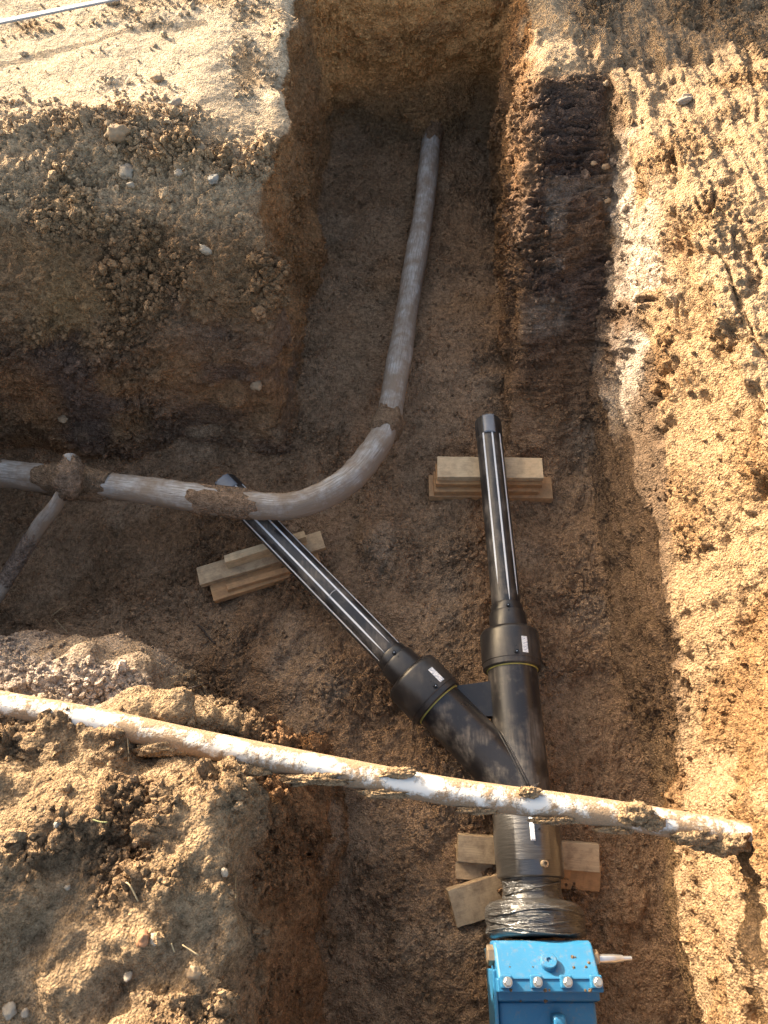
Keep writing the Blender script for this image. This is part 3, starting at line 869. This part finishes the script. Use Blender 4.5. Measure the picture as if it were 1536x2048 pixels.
def coupler(origin, axis, name='coupler', roll=0.0, sticker_roll=0.35):
    """electrofusion reducer: s=0 is the big mouth, grows towards the thin pipe"""
    o = Vector(origin); a = Vector(axis).normalized()
    side = a.cross(Vector((0, 0, 1))).normalized(); u = Vector((0, 0, 1))
    body = lathe(name, o, a, [(0.0, 0.0905), (0.0, .101), (.004, .1055), (.022, .1065), (.024, .1085), (.130, .1085), (.142, .104), (.148, .096), (.150, .074), (.152, .0705),
                               (.215, .0695), (.222, .066), (.224, .0615), (.250, .0605), (.256, .057), (.256, .0545)], M['hdpe'], asm, 64)
    lathe('seal_ring', o, a, [(-.004, .0897), (-.004, .0925), (.003, .0928), (.003, .0897)], M['yellow'], body, 64)
    def onsurf(s, ang, r): return o + a * s + (side * math.sin(ang) + u * math.cos(ang)) * r
    for s, ang, r in ((.036, roll, .1085), (.232, roll - .1, .0615)):
        d = (side * math.sin(ang) + u * math.cos(ang))
        lathe('terminal', onsurf(s, ang, r - .003), d, [(0, 0), (0, .0075), (.012, .0070), (.0125, .0045), (.006, .0042), (.006, 0)], M['black'], body, 16)
        lathe('contact_pin', onsurf(s, ang, r - .003), d, [(.004, 0), (.004, .0022), (.0105, .0018), (.0105, 0)], M['steel'], body, 10)
    for s, ang, r in ((.058, roll, .1085), (.21, roll - .1, .0695)):
        d = (side * math.sin(ang) + u * math.cos(ang))
        lathe('indicator_hole', onsurf(s, ang, r - .001), d, [(0, 0), (0, .0035), (.0018, .003), (.0018, 0)], M['black'], body, 12)
    # paper sticker curved on the body
    def patch(nm, s0, s1, a0_, a1_, r, mat, par):
        V = []; F = []
        for i in range(7):
            an = a0_ + (a1_ - a0_) * i / 6
            for s in (s0, s1):
                V.append(onsurf(s, an, r)); V.append(onsurf(s, an, r - .0012))
        for i in range(6):
            b_ = i * 4
            F += [(b_, b_ + 4, b_ + 6, b_ + 2), (b_, b_ + 1, b_ + 5, b_ + 4), (b_ + 2, b_ + 6, b_ + 7, b_ + 3)]
        F += [(0, 2, 3, 1), (24, 25, 27, 26)]
        return mesh_obj(nm, V, F, mat, par, smooth=False)
    patch('sticker', .035, .095, sticker_roll - .10, sticker_roll + .10, .1092, M['sticker'], body)
    return body

c1 = coupler((AX, .845, ZC), YD, roll=0.02, sticker_roll=0.33)
c2 = coupler(J + BD * 0.40, BD, roll=0.10, sticker_roll=0.42)

def striped_pipe(start, axis, length, stripes, endcap=0.0, ragged=0.10):
    a = Vector(axis).normalized(); o = Vector(start)
    side = a.cross(Vector((0, 0, 1))).normalized(); u = Vector((0, 0, 1))
    p = lathe('striped_pipe', o, a, [(0, 0), (0, R2), (length * .33, R2), (length * .66, R2), (length - .003, R2), (length, R2 - .003), (length, R2 - .010), (length - .05, R2 - .010), (length - .05, 0)], M['hdpe_dusty'], asm, 48)
    for an, s0 in stripes:
        V = []; F = []
        nn = 14; s1 = length - endcap
        for i in range(nn + 1):
            s = s0 + (s1 - s0) * i / nn
            w = 0.125 * min(1, max(0.02, i / nn * length / 0.10)) * 0.5
            for q in (-1, 1):
                d = side * math.sin(an + q * w) + u * math.cos(an + q * w)
                V.append(o + a * s + d * (R2 + .0009)); V.append(o + a * s + d * (R2 - .0008))
        for i in range(nn):
            b_ = i * 4
            F += [(b_, b_ + 2, b_ + 6, b_ + 4), (b_ + 1, b_, b_ + 4, b_ + 5), (b_ + 2, b_ + 3, b_ + 7, b_ + 6)]
        mesh_obj('stripe', V, F, M['stripe'], p, smooth=False)
    return p, (lambda s, an, r: o + a * s + (side * math.sin(an) + u * math.cos(an)) * r)

L1 = 1.965 - 1.07
pa, fa = striped_pipe((AX, 1.07, ZC), (-.012, 1, .0), L1, [(-.62, .10), (.08, .02), (.80, .06)], 0.085)
lathe('taped_end', (AX - .012 * (L1 - .085), 1.07 + L1 - .085, ZC), (-.012, 1, 0), [(0, .054), (0, .0562), (.02, .0572), (.075, .0575), (.092, .054), (.096, .047), (.096, 0)], M['hdpe'], pa, 40)
def arcpatch(nm, f, s0, s1, a0_, a1_, r, mat, par, wav=0.0, n=10, m=10, seed=1):
    V = []; F = []
    for i in range(n + 1):
        for j in range(m + 1):
            aa = a0_ + (a1_ - a0_) * j / m; s = s0 + (s1 - s0) * i / n
            if i in (0, n): s += wav * random.uniform(-1, 1)
            if j in (0, m): aa += wav * 4 * random.uniform(-1, 1)
            V.append(f(s, aa, r))
    for i in range(n):
        for j in range(m):
            b_ = i * (m + 1) + j
            F.append((b_, b_ + 1, b_ + m + 2, b_ + m + 1))
    o = mesh_obj(nm, V, F, mat, par)
    sm = o.modifiers.new('thickness', 'SOLIDIFY'); sm.thickness = 0.0008; sm.offset = 1
    return o
arcpatch('tape_flap', fa, L1 - .088, L1 + .006, -.55, .35, .0585, M['tape'], pa, .003)

S0 = 0.40 + 0.225; L2 = 1.66 - S0
pb, fb_ = striped_pipe(J + BD * S0, BD, L2, [(-.42, .03), (.30, .05), (1.02, .01), (-1.15, .02)], 0.06)
lathe('taped_end', J + BD * (1.66 - .065), BD, [(0, .054), (0, .0562), (.02, .0572), (.055, .0575), (.070, .054), (.074, .047), (.074, 0)], M['hdpe'], pb, 40)
arcpatch('tape_flap', fb_, L2 - .066, L2 + .006, -.7, .5, .0585, M['tape'], pb, .003)
# hand-drawn mark round the branch
V = [fb_(.34 - .035 * (i / 14 - .5) ** 2, -.55 + 1.0 * i / 14, .0565) for i in range(15)]
tube('chalk_mark', V, .0012, M['chalk'], pb, 6)

# lower coupler, film-wrapped neck and flange
lc = lathe('lower_coupler', (AX, 0, ZC), YD, [(.165, 0), (.165, .098), (.168, .104), (.172, .1065), (.212, .1075), (.214, .109), (.36, .109), (.378, .106), (.386, .098), (.388, .0895)], M['film_smooth'], asm, 72, .0012, 3)
for s, an in ((.20, .24), (.30, .20)):
    d = Vector((math.sin(an), 0, math.cos(an)))
    lathe('terminal', Vector((AX, s, ZC)) + d * .107, d, [(0, 0), (0, .0115), (.014, .0105), (.0145, .006), (.006, .0055), (.006, 0)] if s < .25 else [(0, 0), (0, .004), (.006, .003), (.006, 0)], M['bronze'] if s < .25 else M['black'], lc, 18)
def fl(s, an, r): return Vector((AX, s, ZC)) + Vector((math.sin(an), 0, math.cos(an))) * r
arcpatch('sticker', fl, .265, .335, -.08, .05, .1125, M['sticker'], lc, 0.0)
pth = [fl(.162 + .02 * math.sin(t * 1.3 + .5), -1.4 + 2.6 * t, .1005 - .006 * t) for t in [i / 24 for i in range(25)]]
neck = lathe('wrapped_neck', (AX, 0, ZC), YD, [(.09, .07), (.10, .100), (.115, .094), (.13, .090), (.150, .091), (.175, .097), (.19, .098)], M['film'], asm, 72, .0045, 7)
tube('film_fold', pth, .0035, M['film'], neck, 8)
pth = [fl(.118 + .035 * t, -1.2 + 2.2 * t, .0965) for t in [i / 24 for i in range(25)]]
tube('film_fold', pth, .003, M['film'], neck, 8)
fw = lathe('wrapped_flange', (AX, 0, ZC), YD, [(.002, .10), (.003, .135), (.008, .148), (.016, .1535), (.026, .153), (.034, .149), (.045, .153), (.066, .154), (.084, .149), (.098, .134), (.104, .110), (.106, .085)], M['film'], asm, 96, .005, 9)
for i, (s, r_) in enumerate(((.020, .1535), (.040, .1515), (.071, .1545))):
    pth = [fl(s + .008 * math.sin(t * 7 + i * 2), -1.3 + 2.5 * t, r_ + .001 * math.sin(t * 11)) for t in [j / 30 for j in range(31)]]
    tube('film_fold', pth, .0028, M['film'], fw, 8)

# ------------------------------------------------------------------ blue flap valve bolted to the run
vx = 0.458
val = empty('check_valve', (vx, -.2, -1.0)); tag(val, 'blue painted iron valve with four bolts and silver side shaft', 'valve')
def vbox(name, a, b, mat, par, bev=.01, seg=3, rot=(0, 0, 0)):
    c = [(a[i] + b[i]) / 2 for i in range(3)]; s_ = [abs(b[i] - a[i]) for i in range(3)]
    o = rbox(name, s_, mat, None, c, rot, bev, seg)
    bpy.context.view_layer.update()
    o.parent = par; o.matrix_parent_inverse = par.matrix_world.inverted() if par is val else (Matrix.Translation(Vector(par.matrix_basis.translation)) if False else par.matrix_world.inverted())
    for p in o.data.polygons: p.use_smooth = False
    return o
def prism_x(name, prof_yz, xa, xb, mat, par, bev=.006, seg=3):
    """side profile in (y, z) extruded along x"""
    bm = bmesh.new()
    A = [bm.verts.new((xa, y, z)) for y, z in prof_yz]; B_ = [bm.verts.new((xb, y, z)) for y, z in prof_yz]
    n = len(A)
    bm.faces.new(A); bm.faces.new(B_[::-1])
    for i in range(n): bm.faces.new((A[i], B_[i], B_[(i + 1) % n], A[(i + 1) % n]))
    bmesh.ops.recalc_face_normals(bm, faces=bm.faces)
    if bev:
        bmesh.ops.bevel(bm, geom=[e for e in bm.edges if e.calc_face_angle(0) > .3], offset=bev, segments=seg, affect='EDGES', profile=.5)
    me = bpy.data.meshes.new(name); bm.to_mesh(me); bm.free(); me.materials.append(mat)
    o = bpy.data.objects.new(name, me); COL.objects.link(o)
    bpy.context.view_layer.update()
    o.parent = par; o.matrix_parent_inverse = par.matrix_world.inverted()
    return o
# body: barrel between the flanges
lathe('body', (vx, 0, ZC), (0, -1, 0), [(.025, 0), (.025, .150), (.05, .150), (.055, .12), (.10, .125), (.25, .13), (.36, .115), (.40, .10), (.41, .150), (.44, .150), (.44, 0)], M['paint'], val, 64)
# hinge housing (bonnet) with rounded back edge, and its front shelf
hx0, hx1 = vx - .142, vx + .142
bon = prism_x('bonnet', [(-.004, -.76), (-.004, -.690), (-.008, -.676), (-.018, -.664), (-.098, -.616), (-.098, -.76)], hx0, hx1, M['paint'], val, .007, 3)
prism_x('shelf', [(-.094, -.74), (-.094, -.622), (-.128, -.620), (-.128, -.74)], hx0 - .003, hx1 + .006, M['paint'], val, .004, 2)
prism_x('bonnet_skirt', [(-.126, -.73), (-.126, -.664), (-.150, -.668), (-.158, -.73)], hx0 + .002, hx1 + .004, M['paint'], val, .004, 2)
prism_x('cover', [(-.150, -.75), (-.152, -.690), (-.30, -.705), (-.40, -.74), (-.40, -.80), (-.15, -.80)], hx0 + .004, hx1 - .004, M['paint'], val, .010, 3)
for sx, w in ((hx0 - .010, .012),):
    prism_x('side_rim', [(-.075, -.80), (-.075, -.655), (-.40, -.690), (-.40, -.80)], sx, sx + w, M['paint'], val, .004, 2)
prism_x('lifting_rib', [(-.178, -.70), (-.180, -.648), (-.190, -.640), (-.30, -.650), (-.30, -.71)], vx + .006, vx + .040, M['paint'], val, .006, 3)
# round boss with a dimple
bn = Vector((0, .51, .86)).normalized()
lathe('boss', (vx + .005, -.060, -.6385), bn, [(-.004, 0), (-.004, .0235), (.016, .0228), (.0185, .0205), (.0185, .0075), (.013, .0065), (.013, 0)], M['paint'], val, 32)
for i in range(4):
    bx_ = hx0 + .022 + i * (hx1 - hx0 - .036) / 3
    lug = vbox('bolt_lug', (bx_ - .0175, -.118, -.668), (bx_ + .0155, -.086, -.6065), M['paint'], val, .005, 3)
    bo = lathe('bolt', (bx_ + .002, -.103, -.6070), (0, .12, 1), [(0, 0), (0, .0135), (.0022, .0135), (.0024, .0105), (.0032, .0105)], M['zinc'], lug, 24)
    hd = lathe('bolt_head', (bx_ + .002, -.103, -.6045), (0, .12, 1), [(0, 0), (0, .0112), (.0075, .0112), (.0090, .0092), (.0090, 0)], M['zinc'], lug, 6)
for i in range(16):
    sx_ = random.uniform(hx0 + .01, hx1 - .01); sy_ = random.choice((random.uniform(-.09, -.03), -.1225, -.150))
    sz_ = -.664 + (-.018 - sy_) * .6 if sy_ > -.1 else (-.621 if sy_ > -.13 else -.668)
    r_ = random.uniform(.002, .0055)
    lump('soil_speck', Vector((sx_, sy_, sz_)) - val.location, (r_, r_, r_ * .6), M['soil'], val, 300 + i, 2, .6, (.30, .21, .13))
# hinge pin ends
lathe('hex_plug', (hx0 + .002, -.040, -.690), (-1, 0, 0), [(0, 0), (0, .026), (.018, .026), (.021, .023), (.021, 0)], M['bronze'], val, 6)
lathe('gland_nut', (hx1 - .002, -.050, -.680), (1, 0, 0), [(0, 0), (0, .025), (.014, .025), (.017, .022), (.017, .013), (.017, 0)], M['bronze'], val, 6)
sh = lathe('shaft', (hx1 + .012, -.050, -.680), (1, .02, .02), [(0, 0), (0, .0125), (.048, .0118), (.052, .0112), (.074, .0085), (.0745, .0065), (.098, .0060), (.099, .0045), (.099, 0)], M['steel'], val, 24)

# ------------------------------------------------------------------ white pipe across the pit
wp_px = [(-140, 1378, -.13), (0, 1408, -.135), (190, 1442, -.14), (400, 1487, -.15), (640, 1535, -.165), (900, 1583, -.18), (1150, 1617, -.195), (1330, 1645, -.205), (1480, 1672, -.215), (1560, 1690, -.22)]
wp_path = catmull([at(*q) for q in wp_px], 10)
wp = empty('white_pipe', wp_path[0]); tag(wp, 'dirt-caked white plastic pipe crossing the pit in full sun', 'pipe')
tube('pipe_body', wp_path, 0.034, M['white'], wp, seg=36)
def on_pipe(px_, dz, dy=0):
    best = min(wp_path, key=lambda p: abs((CX + FPX * p.x / (0.8660254 * (CAMH - p.z) + 0.5 * p.y)) - px_))
    return best + Vector((0, dy, dz))
def soil_cake(parent, loc, size, seed, color=(.36, .255, .155)):
    return lump('soil_clump', tuple(Vector(loc) - parent.location), size, M['soil'], parent, seed, 4, .6, color, 2.6)
for i, (px_, dz, dy, sz) in enumerate(((1270, .040, .004, (.042, .026, .022)), (1290, .028, -.01, (.03, .02, .018)), (1050, .038, .018, (.028, .014, .013)), (640, .010, -.030, (.09, .016, .024)), (760, .006, -.034, (.06, .012, .02)), (800, .036, .016, (.045, .014, .012)),
                                       (500, .0, -.034, (.09, .02, .022)), (330, .004, -.030, (.08, .02, .02)), (960, .002, -.036, (.05, .010, .018)), (1110, .006, -.036, (.06, .010, .020)),
                                       (1220, .0, -.036, (.05, .010, .018)), (1380, .018, -.024, (.06, .02, .018)), (1450, .012, -.02, (.05, .03, .03)), (1420, -.004, -.034, (.05, .016, .02)))):
    soil_cake(wp, on_pipe(px_, dz, dy), sz, 200 + i)

# ------------------------------------------------------------------ timber packing
def timber(px_c, py_c, ztop, L, W, H, rz, mat, label, group, tilt=0.0, bev=.0025, roll=0.0):
    c = at(px_c, py_c, ztop)
    o = rbox('timber_block', (L, W, H), mat, None, (c.x, c.y, ztop - H / 2), (math.radians(roll), tilt, math.radians(rz)), bev, 2, .0022, 6)
    tag(o, label, 'timber', group)
    return o
g1, g2, g3 = 'timbers under the right striped pipe', 'timbers under the left striped pipe', 'timbers under the lower coupler'
timber(980, 934, -.876, .455, .105, .030, -1, M['wood2'], 'pale top timber under the right striped pipe', g1)
timber(977, 948, -.907, .462, .105, .030, -.5, M['wood'], 'second timber from the top under the right striped pipe', g1)
timber(972, 962, -.938, .455, .110, .030, 0, M['wood'], 'third timber from the top under the right striped pipe', g1)
timber(981, 973, -.969, .545, .115, .034, -1, M['wood'], 'longest timber at the bottom under the right striped pipe', g1)
timber(530, 1092, -.878, .34, .034, .062, 20, M['wood2'], 'timber set on edge on top of the left stack', g2)
timber(522, 1114, -.941, .53, .085, .030, 19, M['wood3'], 'widest pale timber in the left stack', g2)
timber(535, 1150, -.951, .34, .030, .022, 18, M['wood'], 'thin batten in front in the left stack', g2)
timber(530, 1142, -.973, .46, .120, .030, 20, M['wood'], 'orange timber at the bottom of the left stack', g2)
timber(1057, 1702, -.930, .475, .085, .055, -4, M['wood3'], 'thick top timber under the lower black coupler', g3, roll=14)
timber(1010, 1722, -.982, .34, .11, .040, 0, M['wood3'], 'second timber under the lower black coupler', g3)
timber(1160, 1742, -.962, .14, .09, .070, -6, M['wood'], 'short orange timber right of the lower black coupler', g3, roll=30)
timber(960, 1797, -.955, .20, .115, .045, 16, M['wood3'], 'tilted grey timber left of the wrapped flange', g3, .05, roll=16)

# ------------------------------------------------------------------ tube lying on the pale ground, top left
p_a, p_b = at(0, 44, .062), at(232, -3, .062)
d_ = (p_b - p_a); c_ = p_a + d_ * 0.2
pole = rbox('metal_bar', (d_.length * 2.6, .034, .009), M['pole'], None, c_, (0, 0, math.atan2(d_.y, d_.x)), .0035, 2)
tag(pole, 'grey-blue metal bar lying across the pale ground at top left', 'bar')

# ------------------------------------------------------------------ loose soil, clods and stones
EN = EN[:NFINE]; FV = EV[:NFINE]; FCOL = col[:NFINE]
fpx, fpy, fpz = P0[:NFINE, 0], P0[:NFINE, 1], P0[:NFINE, 2]
rgh = rough[:NFINE]
protos = []
for i in range(10):
    bm = bmesh.new(); bmesh.ops.create_icosphere(bm, subdivisions=1 if i < 8 else 2, radius=1.0)
    V = np.array([v.co[:] for v in bm.verts]); Fp = np.array([[v.index for v in f.verts] for f in bm.faces]); bm.free()
    V = V * (1 + 0.36 * rng.uniform(-1, 1, (len(V), 1))) * rng.uniform(0.55, 1.25, (1, 3))
    protos.append((V.astype(np.float32), Fp))
def rotmats(n):
    q = rng.normal(size=(n, 4)); q /= np.linalg.norm(q, axis=1, keepdims=True)
    w, x, y, z = q.T
    return np.stack([np.stack([1 - 2 * (y * y + z * z), 2 * (x * y - z * w), 2 * (x * z + y * w)], 1),
                     np.stack([2 * (x * y + z * w), 1 - 2 * (x * x + z * z), 2 * (y * z - x * w)], 1),
                     np.stack([2 * (x * z - y * w), 2 * (y * z + x * w), 1 - 2 * (x * x + y * y)], 1)], 1)
def crumbs(name, weight, n, smin_, smax_, label, power=2.5, tint=1.0):
    p = weight / weight.sum()
    idx = rng.choice(len(FV), n, p=p)
    size = smin_ + (smax_ - smin_) * rng.random(n) ** power
    R = rotmats(n); which = rng.integers(0, 8, n)
    AV, AF, AC, base = [], [], [], 0
    for k_ in range(8):
        m = np.where(which == k_)[0]
        if not len(m): continue
        V, Fp = protos[k_]
        v = np.einsum('nij,vj->nvi', R[m], V) * size[m][:, None, None] + (FV[idx[m]] + EN[idx[m]] * (size[m] * 0.35)[:, None])[:, None, :]
        AV.append(v.reshape(-1, 3)); AF.append((Fp[None] + (np.arange(len(m)) * len(V))[:, None, None] + base).reshape(-1, 3))
        cc = FCOL[idx[m]] * rng.uniform(.8, 1.3, (len(m), 1)) * tint
        AC.append(np.repeat(cc, len(V), 0)); base += len(m) * len(V)
    o = np_mesh(name, np.concatenate(AV), np.concatenate(AF), M['soil'], np.clip(np.concatenate(AC), .02, .8), smooth=False)
    tag(o, label, 'soil', None, 'stuff')
    return o
slope_ok = sstep(.15, .45, EN[:, 2])
fb_i, bk_i, gd_i, fl_i, rt_i, sl_i, tr_i = (a_[:NFINE] for a_ in (isfront, isbank, isground, isfloor, isright, isslope, istrench))
bankw = bk_i * slope_ok * (.05 + rgh ** 2) * sstep(-.50, -.22, fpz) * (1 - .94 * palez[:NFINE])
crumbs('loose_bank_soil', bankw * rgh + 1e-9, 7000, .002, .017, 'loose crumbs of soil on the far left bank', 3.4)
frontw = fb_i * slope_ok * (.25 + rgh)
crumbs('loose_near_soil', frontw * rgh + 1e-9, 5500, .002, .013, 'loose crumbs of soil on the near left bank', 3.2)
groundw = gd_i * (1 - bk_i) * (1 - fb_i) * (.06 + rgh ** 2) + rt_i * slope_ok * .3 * rgh + bk_i * gd_i * .05
crumbs('loose_ground_soil', groundw + 1e-9, 5000, .002, .012, 'loose crumbs of soil on the right bank and ground', 2.6)
floorw = fl_i * (.16 + rgh * sstep(-.1, .5, nmid[:NFINE])) + sl_i * .25 * slope_ok
crumbs('loose_floor_soil', floorw + 1e-9, 11000, .003, .013, 'loose crumbs of damp soil on the pit floor', 2.6)

wallw = (bk_i * sstep(-.2, -.4, fpz) + tr_i * (1 - fl_i) * .7 + sl_i * .5 + rt_i * sstep(-.3, -.6, fpz) * .5 + fb_i * sstep(-.2, -.4, fpz)) * (.1 + rgh ** 2)
crumbs('wall_crumbs', wallw + 1e-9, 9000, .003, .015, 'crumbs of earth clinging to the cut walls', 2.6)

def nearest(p):
    return int(np.argmin(((FV - np.array(p, np.float32)) ** 2).sum(1)))
def pick(px_, py_):
    """surface point seen at a photo pixel"""
    dx, dz_ = (px_ - CX) / FPX, (CY - py_) / FPX
    d = np.array([dx, 0.5 + .8660254 * dz_, -.8660254 + .5 * dz_], np.float32); d /= np.linalg.norm(d)
    r = FV - np.array([0, 0, CAMH], np.float32)
    t = r @ d
    off = np.linalg.norm(r - t[:, None] * d, axis=1)
    ok = np.where((off < .012) & (EN @ d < .15))[0]
    if not len(ok): ok = np.argsort(off)[:5]
    return int(ok[np.argmin(t[ok])])
def stone(px_, py_, w_px, asp, mat, label, name='stone', seed=0, group=None, flat=.7, sub=3, rough_=.55):
    i = pick(px_, py_); P = Vector(FV[i]); N = Vector(EN[i])
    depth = .8660254 * (CAMH - P.z) + .5 * P.y
    r = w_px / FPX * depth * .5
    o = lump(name, P + N * r * .30, (r, r * asp, r * flat), mat, None, seed, sub, rough_)
    o.rotation_euler = (random.uniform(-.3, .3), random.uniform(-.3, .3), random.uniform(-.5, .5))
    tag(o, label, 'stone', group)
    return o
pg = 'small pale stones in the left bank'
stone(252, 345, 28, 1.5, M['stone_pale'], 'long pale stone standing in the far left bank', seed=1)
stone(256, 368, 16, .8, M['stone_pale'], 'small pale stone just below the long pale stone', seed=2)
stone(351, 346, 16, 1, M['stone_pale'], 'round pale stone in the middle of the left bank', seed=3)
stone(424, 352, 22, 1.2, M['stone_grey'], 'dark grey stone among pale crumbs on the left bank', seed=4)
stone(230, 265, 46, .7, M['stone_tan'], 'largest tan clod at the edge of the left bank', seed=5)
stone(312, 155, 24, 1, M['stone_tan'], 'brown clod on the pale ground at top left', seed=6)
stone(398, 295, 24, .8, M['stone_tan'], 'dark tan clod high on the left bank near the trench', seed=7)
stone(352, 205, 26, .6, M['stone_pale'], 'flat pale clod on the crest of the left bank', seed=8)
stone(410, 498, 26, .5, M['stone_pale'], 'flat white stone low in the left bank', seed=9)
stone(213, 428, 9, 1.1, M['stone_pale'], 'tiny white pebble in the dark soil of the left bank', seed=10)
stone(1370, 200, 34, .4, M['stone_pale'], 'flat white stone on the right bank, lower of two', seed=11, flat=.4)
stone(1375, 190, 20, .4, M['stone_pale'], 'flat white stone on the right bank, upper of two', seed=12, flat=.4)
stone(1216, 167, 14, 1, M['stone_tan'], 'round tan pebble at the top of the dark slope', seed=13)
stone(1188, 330, 12, 1, M['stone_tan'], 'left orange pebble on the edge of the dark slope', seed=14)
stone(1214, 336, 16, .8, M['stone_tan'], 'right orange pebble on the edge of the dark slope', seed=15)
stone(1220, 400, 13, .8, M['stone_tan'], 'tan pebble beside the chalky white streak', seed=16)
stone(381, 1945, 32, .75, M['stone_tan'], 'blocky pinkish stone near the bottom edge of the picture', seed=17, flat=.8)
stone(277, 1880, 24, 1.3, M['stone_red'], 'reddish brick chip on the near left bank', seed=18)
stone(299, 1876, 14, 1.6, M['stone_pale'], 'slim pale stone right of the reddish chip', seed=19)
stone(315, 1884, 12, 1.5, M['stone_pale'], 'slanting pale stone between chip and bank edge', seed=20)
stone(256, 1957, 16, 1.1, M['stone_pale'], 'small pale pebble left of the blocky stone', seed=21)
stone(107, 1647, 14, 1, M['stone_grey'], 'bluish grey pebble on the near left bank', seed=22)
stone(455, 1735, 14, 1.3, M['stone_pale'], 'white chip in the shaded side of the near bank', seed=23)
stone(10, 2030, 26, 1.2, M['stone_pale'], 'white stone in the bottom left corner', seed=24)
stone(52, 2038, 16, 1, M['stone_pale'], 'small white pebble beside the corner stone', seed=25)
stone(135, 1785, 12, .8, M['stone_pale'], 'small pale chip on a lit lump of the near bank', seed=26)
stone(1278, 1738, 11, .8, M['stone_tan'], 'lone pebble on the floor right of the coupler', seed=27)
stone(122, 842, 18, .9, M['stone_tan'], 'tan clod at the foot of the left bank', seed=28)
stone(510, 772, 22, 1, M['stone_tan'], 'tan clod low on the bank corner by the trench', seed=29)

# larger clods on the crumbling bank: individuals
def clods(weight, n, smin_, smax_, label, group, seed):
    idx = rng.choice(len(FV), n, p=weight / weight.sum())
    for j, i in enumerate(idx):
        r = smin_ + (smax_ - smin_) * random.random() ** 1.6
        bmv, bf = protos[8 + j % 2]
        V = bmv * r * np.array([random.uniform(.8, 1.3), random.uniform(.8, 1.2), random.uniform(.7, 1.0)])
        o = np_mesh('earth_clod', V, bf, M['soil'], np.tile(np.clip(FCOL[i] * random.uniform(.9, 1.35), .02, .7), (len(V), 1)), smooth=False)
        o.location = FV[i] + EN[i] * r * .35
        o.rotation_euler = [random.uniform(0, 6.28) for _ in range(3)]
        tag(o, label, 'clod', group)
clods(bankw * sstep(-.35, -.12, fpz) + 1e-12, 110, .012, .026, 'loose earth clod on the crumbling far left bank', 'clods on the far left bank', 1)
clods(frontw + 1e-12, 40, .010, .024, 'loose earth clod on the lumpy near left bank', 'clods on the near left bank', 2)
wr = (sl_i + rt_i) * slope_ok * sstep(.78, .86, fpx) * sstep(2.2, 2.5, fpy) * sstep(1.05, .97, fpx) + 1e-12
clods(wr, 26, .008, .020, 'orange earth clod between dark slope and right bank', 'clods beside the dark slope', 3)

# dry stems, twigs
def stem(pts_px, r, mat, label, name='dry_stem', lift=.006, cat='stem'):
    pts = [Vector(FV[pick(*q)]) + Vector((0, 0, lift + .006 * random.random())) for q in pts_px]
    o = tube(name, catmull(pts, 5), r, mat, None, 6)
    tag(o, label, cat)
stem([(236, 1772), (258, 1782), (270, 1797)], .0016, M['straw'], 'pale dry stem bent on the near left bank')
stem([(352, 1890), (353, 1915)], .0015, M['straw'], 'upright dry stem above the blocky stone')
stem([(375, 1895), (398, 1898)], .0015, M['straw'], 'dry stem lying level above the blocky stone')
stem([(481, 1748), (478, 1785)], .0012, M['straw'], 'thin stem hanging down the shaded near bank')
stem([(180, 1640), (200, 1648), (228, 1650)], .0016, M['leaf'], 'green grass blade on the near left bank', 'grass_blade', .01, 'grass')
stem([(388, 1238), (402, 1252), (418, 1268), (427, 1284)], .004, M['root'], 'dark twig lying on the pit floor left of the branch', 'twig', .004, 'twig')
stem([(372, 1375), (420, 1362), (468, 1354)], .003, M['root'], 'dark root lying level on the pit floor', 'twig', .003, 'twig')
stem([(105, 1228), (112, 1220), (125, 1212)], .0012, M['straw'], 'straw sticking out of the clay shelf top')
stem([(110, 1235), (120, 1250), (138, 1262)], .0012, M['straw'], 'straw lying on the right of the clay shelf')
stem([(265, 1480), (268, 1505), (266, 1520)], .0014, M['straw'], 'straw in the soil below the white pipe')
